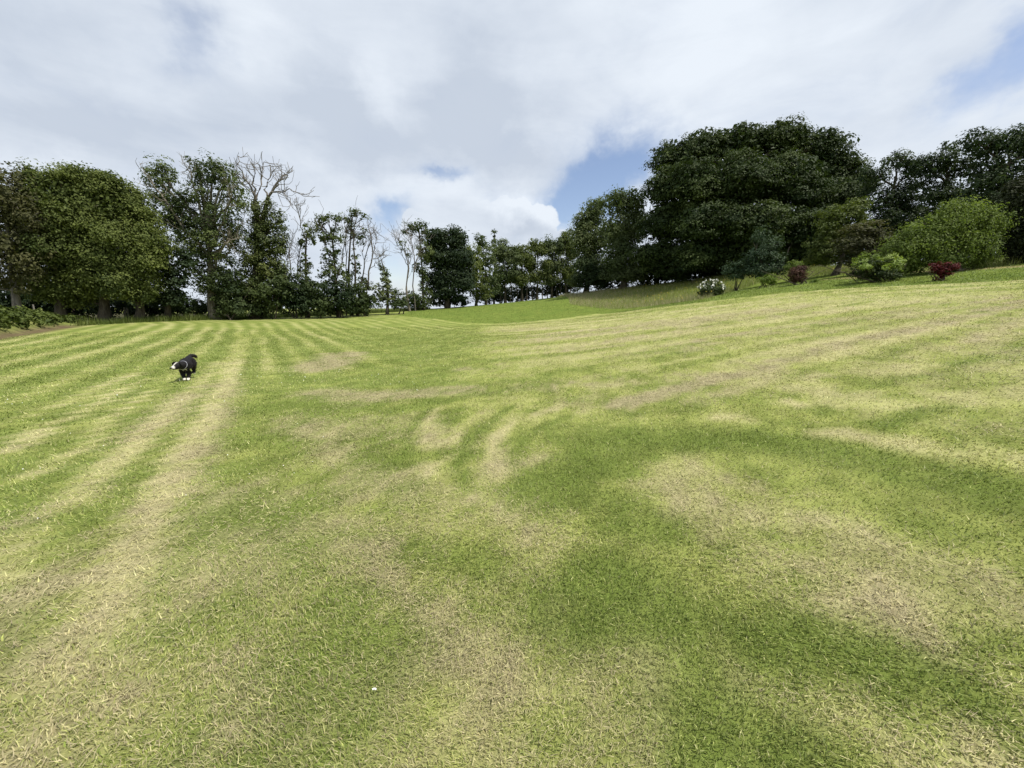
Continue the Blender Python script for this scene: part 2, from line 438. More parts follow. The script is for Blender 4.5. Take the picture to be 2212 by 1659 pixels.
def tag(o, label=None, cat=None, group=None, kind=None):
    if label: o['label'] = label
    if cat: o['category'] = cat
    if group: o['group'] = group
    if kind: o['kind'] = kind
    return o
def empty(name, loc):
    o = bpy.data.objects.new(name, None); COL.objects.link(o); o.location = loc
    o.empty_display_size = .3
    return o

# ------------------------------------------------------------------ materials
def new_mat(name):
    m = bpy.data.materials.new(name); m.use_nodes = True
    m.node_tree.nodes.clear()
    return m, G(m.node_tree)
def out(gm, sh):
    o = gm.n('ShaderNodeOutputMaterial'); gm.nt.links.new(sh, o.inputs[0])
def principled(gm, col, rough=.7, spec=.3):
    b = gm.n('ShaderNodeBsdfPrincipled'); gm.put(b.inputs['Base Color'], col); b.inputs['Roughness'].default_value = rough
    b.inputs['Specular IOR Level'].default_value = spec
    return b
def mixsh(gm, f, a, b):
    mx = gm.n('ShaderNodeMixShader'); gm.put(mx.inputs[0], f); gm.nt.links.new(a, mx.inputs[1]); gm.nt.links.new(b, mx.inputs[2])
    return mx.outputs[0]
def leaf_mat(name, dark, light, trans=.3, rough=.62, spec=.16):
    m, q = new_mat(name)
    a = q.n('ShaderNodeAttribute', attribute_name='tone')
    col = q.mix(a.outputs['Fac'], tuple(dark) + (1,), tuple(light) + (1,))
    b = principled(q, col, rough, spec)
    t = q.n('ShaderNodeBsdfTranslucent')
    tcol = q.n('ShaderNodeMix', data_type='RGBA', blend_type='MULTIPLY'); tcol.inputs[0].default_value = 1
    q.nt.links.new(col, tcol.inputs[6]); tcol.inputs[7].default_value = (1.15, 1.25, .55, 1)
    q.nt.links.new(tcol.outputs[2], t.inputs[0])
    out(q, mixsh(q, trans, b.outputs[0], t.outputs[0]))
    return m
def bark_mat(name, c0, c1, scale=6.0):
    m, q = new_mat(name)
    t = q.n('ShaderNodeTexCoord')
    mp = q.n('ShaderNodeMapping'); q.nt.links.new(t.outputs['Object'], mp.inputs[0]); mp.inputs['Scale'].default_value = (1, 1, .25)
    nz = q.noise(mp.outputs[0], scale, 6, .65)
    col = q.mix(q.sstep(nz, .3, .7), tuple(c0) + (1,), tuple(c1) + (1,))
    b = principled(q, col, .9, .15)
    bp = q.n('ShaderNodeBump'); bp.inputs['Strength'].default_value = .6; bp.inputs['Distance'].default_value = .05
    q.nt.links.new(nz, bp.inputs['Height']); q.nt.links.new(bp.outputs[0], b.inputs['Normal'])
    out(q, b.outputs[0])
    return m
def plain_mat(name, c, rough=.7, spec=.3):
    m, q = new_mat(name)
    t = q.n('ShaderNodeTexCoord')
    nz = q.noise(t.outputs['Object'], 40, 4, .6)
    col = q.mix(nz, tuple(np.array(c) * .82) + (1,), tuple(np.minimum(np.array(c) * 1.15, .95)) + (1,))
    out(q, principled(q, col, rough, spec).outputs[0])
    return m
def attr_mat(name, trans=.3, rough=.6, spec=.25):
    m, q = new_mat(name)
    a = q.n('ShaderNodeAttribute', attribute_name='shade')
    b = principled(q, a.outputs['Color'], rough, spec)
    t = q.n('ShaderNodeBsdfTranslucent'); q.nt.links.new(a.outputs['Color'], t.inputs[0])
    out(q, mixsh(q, trans, b.outputs[0], t.outputs[0]))
    return m

M = {}
M['ash'] = leaf_mat('ash_leaf', (0.0416, 0.0627, 0.0216), (0.1300, 0.1617, 0.0540))
M['maple'] = leaf_mat('mixed_leaf', (.050, .072, .020), (.170, .200, .054))
M['brownish'] = leaf_mat('bronze_green_leaf', (0.0499, 0.0549, 0.0243), (0.1300, 0.1274, 0.0540))
M['sycamore'] = leaf_mat('sycamore_leaf', (0.0208, 0.0372, 0.0189), (0.0707, 0.0980, 0.0432))
M['beech'] = leaf_mat('beech_leaf', (0.0187, 0.0353, 0.0121), (0.0707, 0.0960, 0.0257), .22)
M['lightgreen'] = leaf_mat('light_green_leaf', (0.0520, 0.0784, 0.0297), (0.1560, 0.1862, 0.0810))
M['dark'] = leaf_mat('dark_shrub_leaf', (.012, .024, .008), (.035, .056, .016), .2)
M['hedge'] = leaf_mat('hedge_leaf', (0.0270, 0.0451, 0.0162), (0.0832, 0.1098, 0.0378))
M['ivy'] = leaf_mat('ivy_leaf', (0.0333, 0.0529, 0.0135), (0.1196, 0.1421, 0.0351), .2, .5, .3)
M['blue'] = leaf_mat('blue_green_leaf', (.025, .050, .026), (.075, .110, .058), .2)
M['willow'] = leaf_mat('yellow_green_leaf', (.075, .110, .024), (.215, .270, .078), .35)
M['russet'] = leaf_mat('russet_green_leaf', (0.0416, 0.0470, 0.0216), (0.0988, 0.0960, 0.0405))
M['yew'] = leaf_mat('yew_needle', (.010, .017, .006), (.030, .036, .011), .12)
M['purple'] = leaf_mat('purple_leaf', (.038, .018, .014), (.115, .058, .042), .2)
M['red'] = leaf_mat('red_leaf', (.050, .008, .010), (.165, .026, .030), .22)
M['pale'] = leaf_mat('pale_green_leaf', (.120, .175, .040), (.340, .410, .130), .3)
M['fresh'] = leaf_mat('fresh_green_leaf', (.070, .120, .018), (.180, .240, .045), .35)
M['bracken'] = leaf_mat('bracken_leaf', (.036, .056, .012), (.115, .145, .034), .25)
M['bark'] = bark_mat('grey_brown_bark', (.035, .028, .020), (.110, .095, .072))
M['pale_bark'] = bark_mat('pale_ash_bark', (.090, .078, .058), (.260, .235, .185))
M['dead'] = bark_mat('bare_grey_wood', (.085, .075, .065), (.210, .190, .165))
M['post'] = bark_mat('weathered_post_wood', (.10, .09, .075), (.24, .22, .19), 14)
M['blade'] = attr_mat('grass_blade', .32, .55, .30)
M['hay'] = attr_mat('dry_clipping', .15, .8, .1)
M['white_petal'] = plain_mat('white_petal', (.80, .80, .74), .6)
M['yellow_petal'] = plain_mat('yellow_petal', (.62, .46, .03), .6)

# ------------------------------------------------------------------ ground sheet
def axis(dfine, lim_f, far, s0, smax, neg=False):
    p = [0.0]
    while p[-1] < lim_f: p.append(p[-1] + min(s0 + .02 * p[-1], smax))
    step = smax
    while p[-1] < far: step *= 1.16; p.append(p[-1] + step)
    return np.array(p)
xp = axis(0, 32, 2500, .11, .26)
yp = axis(0, 66, 2500, .11, .34)
yn = axis(0, 1, 2500, .3, .4)
gx = np.concatenate([-xp[:0:-1], xp]); gy = np.concatenate([-yn[:0:-1], yp])
GX, GY = np.meshgrid(gx, gy)
fx_, fy_ = GX.ravel(), GY.ravel()
gz = height(fx_, fy_)
gcol = np.empty((len(fx_), 3))
mnear = (np.abs(fx_) < 45) & (fy_ > -20) & (fy_ < 75)
gcol[mnear] = lawn_colour(fx_[mnear], fy_[mnear])
ff = fbm(fx_ * .02, fy_ * .02, 201, 4)[:, None]
fields = np.array([.12, .18, .03]) * (1 - ff) + np.array([.30, .30, .11]) * ff
bl = smooth(np.maximum(np.abs(fx_) - 36, np.maximum(fy_ - 68, -fy_ - 10)), 0, 8)
gcol[~mnear] = 0
gcol = gcol * (1 - bl[:, None]) + fields * bl[:, None]
# bare soil below the bank and darker brown ground under the woods
soil = np.exp(-((np.interp(fy_, BANK[:, 1], BANK[:, 0]) - fx_ - .45) / .55) ** 2) * smooth(fy_, 6, 10) * (1 - smooth(fy_, 24, 27))
soil = np.clip(soil * (.6 + .8 * fbm(fx_ * 2, fy_ * 2, 211, 3)), 0, 1)[:, None]
gcol = gcol * (1 - soil) + np.array([.135, .095, .062]) * soil
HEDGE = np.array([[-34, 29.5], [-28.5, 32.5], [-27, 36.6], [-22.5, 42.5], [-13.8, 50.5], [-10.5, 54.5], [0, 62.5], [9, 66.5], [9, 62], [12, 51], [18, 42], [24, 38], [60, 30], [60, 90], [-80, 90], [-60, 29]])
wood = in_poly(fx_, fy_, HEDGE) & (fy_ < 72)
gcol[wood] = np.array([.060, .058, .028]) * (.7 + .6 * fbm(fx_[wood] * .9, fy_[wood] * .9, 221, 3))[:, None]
nxg, nyg = len(gx), len(gy)
idx = np.arange(nxg * nyg).reshape(nyg, nxg)
quads = np.stack([idx[:-1, :-1], idx[:-1, 1:], idx[1:, 1:], idx[1:, :-1]], -1).reshape(-1)
mg, q = new_mat('mown_ground')
a = q.n('ShaderNodeAttribute', attribute_name='shade')
tcg = q.n('ShaderNodeTexCoord')
n1 = q.noise(tcg.outputs['Object'], 55, 5, .7)
n2 = q.noise(tcg.outputs['Object'], 9, 5, .65)
n3 = q.noise(tcg.outputs['Object'], 2.2, 4, .6)
var = q.m('ADD', q.m('MULTIPLY', n1, .9), q.m('ADD', q.m('MULTIPLY', n2, .5), q.m('MULTIPLY', q.m('SUBTRACT', n3, .5), .8)))
var = q.m('ADD', var, .12)
mul = q.n('ShaderNodeMix', data_type='RGBA', blend_type='MULTIPLY'); mul.inputs[0].default_value = 1
q.nt.links.new(a.outputs['Color'], mul.inputs[6]); q.nt.links.new(q.comb(var, var, var), mul.inputs[7])
bs = principled(q, mul.outputs[2], .95, .05)
bp = q.n('ShaderNodeBump'); bp.inputs['Strength'].default_value = .7; bp.inputs['Distance'].default_value = .03
q.nt.links.new(n1, bp.inputs['Height']); q.nt.links.new(bp.outputs[0], bs.inputs['Normal'])
out(q, bs.outputs[0])
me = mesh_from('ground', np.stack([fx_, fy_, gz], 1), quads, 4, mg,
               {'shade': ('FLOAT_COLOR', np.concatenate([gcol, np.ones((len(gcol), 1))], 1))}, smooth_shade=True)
tag(link('ground', me), kind='structure')

# ------------------------------------------------------------------ blades of grass
def sample_sector(r0, r1, dens, half=1.18):
    n = int(half * (r1 * r1 - r0 * r0) * dens)
    r = np.sqrt(rng.uniform(r0 * r0, r1 * r1, n)); a_ = rng.uniform(-half, half, n)
    return r * np.sin(a_), r * np.cos(a_)
def blades(x, y, z, h, w, lean, col, segs, az_=None):
    """thin tapered blades; lean is the angle from upright; returns verts, loops, counts, colours"""
    n = len(x)
    if az_ is None: az_ = rng.uniform(0, 2 * np.pi, n)
    dirh = np.stack([np.cos(az_), np.sin(az_), np.zeros(n)], 1)
    face = az_ + rng.uniform(-1.0, 1.0, n) + np.pi / 2
    side = np.stack([np.cos(face), np.sin(face), np.zeros(n)], 1)
    base = np.stack([x, y, z], 1)
    up = np.array([0, 0, 1.0])
    tip = base + (dirh * np.sin(lean)[:, None] + up * np.cos(lean)[:, None]) * h[:, None]
    if segs == 1:
        v = np.stack([base - side * w[:, None] / 2, base + side * w[:, None] / 2, tip], 1).reshape(-1, 3)
        f = np.arange(n * 3); cnt = 3; k = 3
        c = np.repeat(col, 3, 0)
    else:
        l2 = lean * .45
        mid = base + (dirh * np.sin(l2)[:, None] + up * np.cos(l2)[:, None]) * (h * .55)[:, None]
        v = np.stack([base - side * w[:, None] / 2, base + side * w[:, None] / 2, mid + side * w[:, None] * .42, mid - side * w[:, None] * .42, tip], 1).reshape(-1, 3)
        b5 = (np.arange(n) * 5)[:, None]
        f = np.concatenate([b5 + np.array([[0, 1, 2, 3]]), b5 + np.array([[3, 2, 4]])], 1).reshape(-1)
        cnt = np.tile([4, 3], n)
        c = np.repeat(col, 5, 0)
    return v, f, cnt, c
def join(parts):
    vs, fs, cs, cols, off = [], [], [], [], 0
    for v, f, cnt, c in parts:
        vs.append(v); fs.append(f + off); off += len(v); cols.append(c)
        cs.append(np.full(len(f) // cnt, cnt) if np.isscalar(cnt) else cnt)
    return np.concatenate(vs), np.concatenate(fs), np.concatenate(cs), np.concatenate(cols)
def rgba(c): return np.concatenate([c, np.ones((len(c), 1))], 1)

def sample_fade(dens0, rc, power, r0, r1, half=1.18):
    """points in front of the camera, thinning out smoothly with distance"""
    rr = np.linspace(r0, r1, 4000)
    pdf = 2 * half * rr * dens0 * np.minimum(1, rc / rr) ** power
    cdf = np.concatenate([[0], np.cumsum((pdf[1:] + pdf[:-1]) / 2 * (rr[1] - rr[0]))])
    n = int(cdf[-1])
    r = np.interp(rng.random(n) * cdf[-1], cdf, rr); a_ = rng.uniform(-half, half, n)
    return r * np.sin(a_), r * np.cos(a_), r
parts = []
ax_, ay_, ar_ = sample_fade(15000, 1.5, 1.42, .5, 32)
keep = ~in_poly(ax_, ay_, MEADOW) & ~in_poly(ax_, ay_, HEDGE) & (ax_ > np.interp(ay_, BANK[:, 1], BANK[:, 0]) - .1)
ax_, ay_, ar_ = ax_[keep], ay_[keep], ar_[keep]
isnear = ar_ + rng.normal(0, .25, len(ar_)) < 2.6
for sel, segs in ((isnear, 2), (~isnear, 1)):
    x, y, d = ax_[sel], ay_[sel], ar_[sel]
    un = in_poly(x, y, UNCUT)
    n = len(x)
    patch = fbm(x * 2.3, y * 2.3, 301, 3)
    c = lawn_colour(x, y, rng.normal(0, 1, n))
    c = c * np.exp(rng.normal(0.05, .23, (n, 1))) + rng.uniform(-.008, .012, (n, 1)) * np.array([1.0, .7, 0])
    grow = np.maximum(d / 1.5, .9)
    h = .031 * rng.uniform(.45, 1.35, n) * (.75 + .5 * patch) * np.where(un, 1.35, 1) * np.minimum(grow, 12) ** .18
    w = .0037 * rng.uniform(.6, 1.3, n) * grow ** .68 * (1.15 if segs == 1 else 1)
    st, br, gr = lawn_fields(x, y)
    lean = np.radians(np.clip(rng.normal(50, 18, n) + 14 * np.clip(st + br - gr, -.3, 1) + 8 * smooth(d, 3, 9), 4, 86))
    az_ = np.where(rng.random(n) < .45, (fbm(x * .6, y * .6, 311, 2) * 9 + rng.normal(0, .5, n)), rng.uniform(0, 2 * np.pi, n))
    parts.append(blades(x, y, height(x, y) - .003, h, w, lean, np.clip(c, .005, .8), segs, az_))
v, f, cnt, c = join(parts)
tag(link('lawn_grass', mesh_from('lawn_grass', v, f, cnt, M['blade'], {'shade': ('FLOAT_COLOR', rgba(c))})),
    'short mown lawn grass, green with painted mower-stripe sheen and yellowed in patches, covering the field', 'grass', kind='stuff')
x, y, d = sample_fade(5200, 1.5, 1.55, .5, 18)
st, br, gr = lawn_fields(x, y)
keep = (rng.random(len(x)) < np.clip(br * 1.2 + .30 * st - .08, 0, 1)) & ~in_poly(x, y, UNCUT)
x, y, br, d = x[keep], y[keep], br[keep], d[keep]
n = len(x)
cc = np.where((rng.random(n) < .5)[:, None], C_BROWN, C_STRAW * .9) * rng.uniform(.6, 1.3, (n, 1))
grow = np.maximum(d / 1.5, .9)
v, f, cnt, c = join([blades(x, y, height(x, y) + rng.uniform(.006, .028, n), .030 * rng.uniform(.4, 1.6, n) * grow ** .45, .0030 * rng.uniform(.6, 1.3, n) * grow ** .75,
                     np.radians(rng.uniform(68, 104, n)), cc, 1)])
tag(link('dry_clippings', mesh_from('dry_clippings', v, f, cnt, M['hay'], {'shade': ('FLOAT_COLOR', rgba(c))})),
    'dry brown grass clippings left lying in lines on the lawn', 'clippings', kind='stuff')

# ------------------------------------------------------------------ foliage and wood builders
def unit(v): return v / (np.linalg.norm(v, axis=-1, keepdims=True) + 1e-9)
def leaves_at(cent, normal, axis_, L, W):
    """kite shaped leaves: 4 vertices each"""
    t = unit(axis_ - (axis_ * normal).sum(1, keepdims=True) * normal)
    b = np.cross(normal, t)
    L = L[:, None]; W = W[:, None]
    fold = normal * (L * .10)
    v = np.stack([cent - t * L * .5, cent + b * W * .5 + fold - t * L * .06, cent + t * L * .5, cent - b * W * .5 + fold - t * L * .06], 1)
    return v.reshape(-1, 3)
def lobe_clumps(lobe, n, r, fill, rough, hole):
    """clump centres through one lobe of a crown; most sit near its surface"""
    c, rad = lobe
    d = unit(r.normal(size=(n, 3)))
    rr = np.where(r.random(n) < fill, r.random(n) ** (1 / 3) * .85, 1 - .30 * r.random(n) ** 1.5)
    th, ph = np.arctan2(d[:, 1], d[:, 0]), np.arcsin(np.clip(d[:, 2], -1, 1))
    sd = int(abs(c[0] * 31 + c[2] * 17)) % 900
    bump = vnoise(th * 2.1 + 20, ph * 2.6 + 20, sd) * .65 + vnoise(th * 5 + 20, ph * 6 + 20, sd + 3) * .35
    rr = np.minimum(rr * (1 - rough + 2 * rough * bump), 1.12)
    if hole > 0:
        keep = vnoise(th * 3.4 + 40, ph * 3.8 + 40, sd + 9) > hole
        d, rr = d[keep], rr[keep]
    return c + d * rr[:, None] * rad, d
def boughs_of(lobe, m, r, plate):
    """break one big lobe into separate boughs standing out of it"""
    c, rad = lobe
    res = [(c, rad * .60)]
    for i in range(m):
        d = unit(r.normal(size=3))
        if d[1] > .25 and r.random() < .5: d[1] = -d[1]
        k = r.uniform(.36, .60)
        res.append((c + d * rad * (1.02 - k * r.uniform(.75, 1.0)), rad * k * np.array([1.0, 1.0, plate * r.uniform(.8, 1.2)])))
    return res
def crown(lobes, mat, seed, leaf=.24, lai=4.0, clump=.55, per=34, flat=.7, rough=.18, hole=.0, fill=.30, up=.35, droop=0.0, core=.16, boughs=0, plate=.85, name='crown'):
    """leaves gathered in sprays through the lobes; a share of bigger inner leaves closes the middle"""
    r = np.random.default_rng(seed)
    P, Nn, A, T, S = [], [], [], [], []
    for lobe in lobes:
        c, rad = lobe
        tone_l = r.normal(0, .08)
        nl0 = lai * math.pi * rad[0] * rad[2] / (leaf * leaf * .30)
        k = int(core * nl0 / 3)
        if k and core > 0:
            d = unit(r.normal(size=(k, 3))); rr = r.random(k) ** (1 / 2.2) * .80
            P.append(c + d * rr[:, None] * rad); Nn.append(unit(d + r.normal(size=(k, 3)) * .6)); A.append(unit(r.normal(size=(k, 3))))
            T.append(r.uniform(.1, .5, k)); S.append(leaf * r.uniform(1.5, 2.4, k))  # inner leaves toned darker to deepen the shade inside the crown
        subs = boughs_of(lobe, boughs, r, plate) if boughs else [lobe]
        for c, rad in subs:
            nl = lai * math.pi * rad[0] * rad[2] / (leaf * leaf * .30) * (.8 if boughs else 1)
            nc = max(4, int(nl / per))
            cc, dd = lobe_clumps((c, rad), nc, r, fill, rough, hole)
            n = len(cc)
            if n == 0: continue
            tone_c = np.clip(r.normal(.45, .13, n) + r.normal(0, .20) + tone_l, 0, 1)
            sprig = (r.random(n) < .10) & (dd[:, 2] > -.1)
            cc = cc + dd * (sprig * r.uniform(.1, .40, n) * clump * 1.4)[:, None]
            size_c = clump * r.uniform(.5, 1.3, n) * np.where(sprig, .55, 1)
            off = r.normal(size=(n, per, 3))
            off = off / (1 + .28 * np.linalg.norm(off, axis=-1, keepdims=True)) * .78
            off[..., 2] *= flat
            p = cc[:, None] + off * size_c[:, None, None]
            p[..., 2] -= droop * (off[..., 0] ** 2 + off[..., 1] ** 2) * size_c[:, None]
            out_d = unit(off * .8 + dd[:, None] * .7 + np.array([0, 0, .25]))
            nn = unit(np.array([0, 0, 1.0]) * up + r.normal(size=p.shape) * .42 + out_d * .95)
            ax = unit(out_d * .8 + r.normal(size=p.shape) * .7 + np.array([0, 0, -.2]))
            P.append(p.reshape(-1, 3)); Nn.append(nn.reshape(-1, 3)); A.append(ax.reshape(-1, 3))
            T.append(np.clip(np.repeat(tone_c, per) + r.normal(0, .09, n * per), 0, 1))
            S.append(leaf * r.uniform(.6, 1.3, n * per))
    P, Nn, A, T, S = map(np.concatenate, (P, Nn, A, T, S))
    v = leaves_at(P, Nn, A, S, S * .58)
    return v, np.repeat(T, 4)
def leaf_mesh(name, v, T, mat):
    return mesh_from(name, v, np.arange(len(v)), 4, mat, {'tone': ('FLOAT', T)})

class Wood:
    """collects tapered limbs and builds them as one mesh"""
    def __init__(s): s.v, s.f, s.off = [], [], 0
    def limb(s, pts, r0, r1, sides=6, flare=0.0):
        pts = np.asarray(pts, float); n = len(pts)
        tt = np.linspace(0, 1, n); rad = r0 + (r1 - r0) * tt ** .85
        if flare: rad = rad * (1 + flare * np.exp(-tt * n * .8))
        tan = unit(np.gradient(pts, axis=0))
        ref = np.where(np.abs(tan[:, 2:3]) > .9, np.array([[1., 0, 0]]), np.array([[0, 0, 1.]]))
        e1 = unit(np.cross(tan, ref)); e2 = np.cross(tan, e1)
        a_ = np.linspace(0, 2 * np.pi, sides, endpoint=False)
        ring = pts[:, None] + (e1[:, None] * np.cos(a_)[None, :, None] + e2[:, None] * np.sin(a_)[None, :, None]) * rad[:, None, None]
        s.v.append(ring.reshape(-1, 3))
        i = np.arange(n - 1)[:, None] * sides; j = np.arange(sides)[None]; k = (j + 1) % sides
        s.f.append((np.stack([i + j, i + k, i + sides + k, i + sides + j], -1) + s.off).reshape(-1))
        s.off += n * sides
    def mesh(s, name, mat, origin):
        return mesh_from(name, np.concatenate(s.v) - origin, np.concatenate(s.f), 4, mat, smooth_shade=True)
def wiggle(p0, p1, n, amp, r, sag=0.0):
    t = np.linspace(0, 1, n)[:, None]
    p = p0 + (p1 - p0) * t
    j = r.normal(size=(n, 3)) * amp; j[0] = 0; j[-1] *= .3
    p = p + j; p[:, 2] += sag * np.sin(np.pi * t[:, 0])
    return p
def twigs(wood, p, d, length, rad, depth, r, up=.25, spread=.65, minr=.008, tips=None, kids=(2, 4)):
    """recursive bare branching"""
    n = 5
    pts = [p]; dd = d
    for k in range(n - 1):
        dd = unit(dd + r.normal(size=3) * .20 + np.array([0, 0, up * .25]))
        pts.append(pts[-1] + dd * length / (n - 1))
    pts = np.array(pts)
    wood.limb(pts, rad, max(rad * .5, minr), 5 if rad > .04 else 4)
    if tips is not None and depth <= 1: tips.append(pts[-1])
    if depth <= 0: return
    for k in range(r.integers(kids[0], kids[1] + 1)):
        i = r.integers(1, n)
        nd = unit(dd + r.normal(size=3) * spread + np.array([0, 0, up]))
        twigs(wood, pts[i], nd, length * r.uniform(.5, .8), max(rad * .55, minr), depth - 1, r, up, spread, minr, tips, kids)

TREES = {}
def px_lobes(lobes, D, depth=.9, base_depth=0.0):
    res = []
    for k, l in enumerate(lobes):
        u, v, ru, rv = l[:4]
        dd = D + (l[4] if len(l) > 4 else 0)
        c = at(u, v, dd)
        s = dd / FPX / ray(u, v)[1]
        rx, rz = ru * s, rv * s
        res.append((c, np.array([rx, depth * math.sqrt(rx * max(rz, rx * .6)), rz])))
    return res
def tree(name, label, cat, D, u, lobes, mat, seed, trunk=.25, bark='bark', trunk_px=None, group=None, limbs=True, stems=1, depth=.9, sub=3,
         inner=None, extra=None, **kw):
    """one tree or shrub: an empty at its foot, trunk and crown as parts"""
    L = px_lobes(lobes, D, depth)
    r = np.random.default_rng(seed + 1000)
    bx = at(u, 640, D)[0]
    base = np.array([bx, D, float(height(bx, D))])
    root = empty(name, base)
    tag(root, label, cat, group)
    v, T = crown(L, mat, seed, **kw)
    if inner:                                   # bigger leaves and twigs deep inside a very dense crown
        v2, T2 = crown(px_lobes(inner, D, .6), mat, seed + 50, leaf=.46, lai=2.4, clump=.9, per=12, rough=.15, fill=.85, core=0)
        v, T = np.concatenate([v, v2]), np.concatenate([T, T2])
    link('crown', leaf_mesh(name + '_crown', v - base, T, M[mat]), root)
    w = Wood()
    cen = np.mean([c for c, _ in L], 0); top = max(c[2] + rad[2] * .5 for c, rad in L)
    if trunk_px is not None:
        tp = np.array([at(a_, b_, D) for a_, b_ in trunk_px]); tp[0] = base - np.array([0, 0, .15])
        if len(tp) < 6:
            t = np.linspace(0, len(tp) - 1, 9); tp = np.stack([np.interp(t, range(len(tp)), tp[:, k]) for k in range(3)], 1)
        w.limb(tp, trunk, trunk * .35, 9, .7); spine = tp
    else:
        spine = None
        for k in range(stems):
            foot = base - np.array([0, 0, .15]) + (np.array([r.normal(0, .25), r.normal(0, .25), 0]) if stems > 1 else 0)
            tgt = np.array([cen[0] + r.normal(0, .5) * (stems > 1) * 2, cen[1], base[2] + (top - base[2]) * .8])
            sp = wiggle(foot, tgt, 9, .06 * trunk / .25, r)
            w.limb(sp, trunk, trunk * .25, 8, .5)
            spine = sp
    if limbs:
        for c, rad in L:
            k = max(1, min(len(spine) - 2, int(np.argmin(np.abs(spine[:, 2] - (c[2] - rad[2] * .7))))))
            lp = wiggle(spine[k], c, 7, rad.mean() * .05, r, rad[2] * .1)
            w.limb(lp, trunk * .38, trunk * .14, 6)
            for _ in range(sub):
                e = c + unit(r.normal(size=3)) * rad * r.uniform(.6, .92)
                s0 = lp[r.integers(3, 7)]
                w.limb(wiggle(s0, e, 5, rad.mean() * .06, r), trunk * .16, .012, 5)
    if extra: extra(w, D, base, r, root)
    link('trunk', w.mesh(name + '_trunk', M[bark], base), root)
    return root

# ------------------------------------------------------------------ trees on the left
tree('broadleaf_tree', 'tall green tree at the far left edge, grey trunk showing above the fern bank', 'tree', 27, 29,
     [(15, 420, 62, 92), (-45, 440, 85, 120), (25, 540, 75, 75), (60, 470, 30, 40), (-60, 590, 90, 50), (40, 600, 50, 35)], 'brownish', 1, .22, lai=2.6, hole=.22, sub=12, leaf=.18, rough=.25, core=.15, boughs=5, clump=.5, bark='dead',
     trunk_px=[(29, 680), (30, 620), (20, 540), (10, 440)], fill=.3)
tree('broadleaf_tree', 'bushy tree with ragged top, second from the left edge of the wood', 'tree', 29, 120,
     [(100, 432, 62, 74), (152, 438, 58, 76), (95, 520, 75, 70), (150, 540, 70, 75), (120, 615, 80, 35), (72, 378, 20, 22), (125, 382, 16, 18), (162, 374, 24, 24)], 'maple', 2, .28, lai=3.6, leaf=.165, clump=.62, rough=.22, hole=.14, fill=.1, core=.30, per=40, flat=.6, droop=.2, boughs=7)
tree('broadleaf_tree', 'broad tree with the yellowest green leaves in the middle of the left wood', 'tree', 30, 215,
     [(200, 428, 55, 60), (228, 440, 58, 60), (190, 500, 75, 65), (240, 520, 75, 75), (200, 590, 80, 55), (262, 600, 55, 48), (180, 640, 50, 25), (212, 384, 20, 22), (247, 394, 20, 22)], 'maple', 3, .3, lai=3.6, leaf=.165, clump=.62, rough=.22, hole=.14, fill=.1, core=.30, per=40, flat=.6, droop=.2, boughs=7)
tree('broadleaf_tree', 'tree at the right end of the left wood, sloping down towards the ash', 'tree', 31, 290,
     [(262, 440, 38, 55), (290, 480, 48, 60), (325, 530, 45, 60), (300, 570, 55, 60), (300, 630, 50, 30), (292, 424, 16, 20), (318, 462, 22, 22)], 'maple', 4, .26, lai=3.6, leaf=.165, clump=.62, rough=.22, hole=.14, fill=.1, core=.30, per=40, flat=.6, droop=.2, boughs=7)
tree('sycamore_tree', 'dark low sycamore in the shade between the left wood and the tall ash', 'tree', 33, 352,
     [(345, 570, 40, 50), (372, 600, 40, 35), (385, 640, 28, 22), (345, 645, 50, 30), (400, 560, 18, 20)], 'sycamore', 5, .24, lai=3.4, leaf=.22, flat=.4, up=.5, boughs=5, plate=.6, core=.3)

def ash_extra(w, D, base, r, root):
    A = lambda *p: np.array([at(a_, b_, D) for a_, b_ in p])
    for pts, r0 in [([(463, 585), (478, 552), (500, 530), (518, 524), (531, 526)], .13), ([(452, 560), (430, 520), (405, 480), (375, 435), (352, 395)], .17),
                    ([(450, 520), (462, 460), (476, 415), (485, 380)], .14), ([(449, 520), (440, 450), (436, 405), (432, 375)], .14),
                    ([(455, 540), (485, 490), (508, 450), (520, 420)], .13), ([(460, 570), (490, 550), (505, 510), (525, 480)], .10)]:
        p = A(*pts); p[:, 1] += np.linspace(0, r.normal(0, 1.6), len(p))
        t = np.linspace(0, len(p) - 1, 11); p = np.stack([np.interp(t, range(len(p)), p[:, k]) for k in range(3)], 1)
        p[1:] += r.normal(size=p[1:].shape) * .07
        w.limb(p, r0, .03, 6)
        for k in range(4, 11):
            for _ in range(2):
                twigs(w, p[k], unit(p[min(k + 1, 10)] - p[k - 1] + r.normal(size=3) * .8), r.uniform(.6, 1.2), .03, 1, r, .3)
tree('ash_tree', 'tall ash with a pale flared trunk and two-part open crown', 'tree', 36, 460,
     [(340, 368, 26, 26), (352, 400, 30, 38), (362, 450, 38, 40), (385, 490, 38, 38), (432, 372, 24, 30), (460, 365, 30, 28), (488, 380, 28, 32), (508, 425, 26, 36),
      (440, 420, 34, 30), (400, 440, 24, 30), (430, 480, 50, 38), (482, 480, 42, 36), (415, 540, 42, 40), (465, 530, 46, 36), (505, 510, 26, 30), (408, 580, 22, 22), (438, 600, 24, 40), (457, 590, 13, 46, -.4), (462, 630, 10, 24, -.4), (430, 380, 16, 16), (475, 600, 16, 24)],
     'ash', 6, .36, 'pale_bark', trunk_px=[(460, 690), (458, 655), (456, 610), (454, 560), (449, 500), (445, 440)], extra=ash_extra,
     lai=3.3, leaf=.20, hole=.30, clump=.55, rough=.28, fill=.25, core=.04)
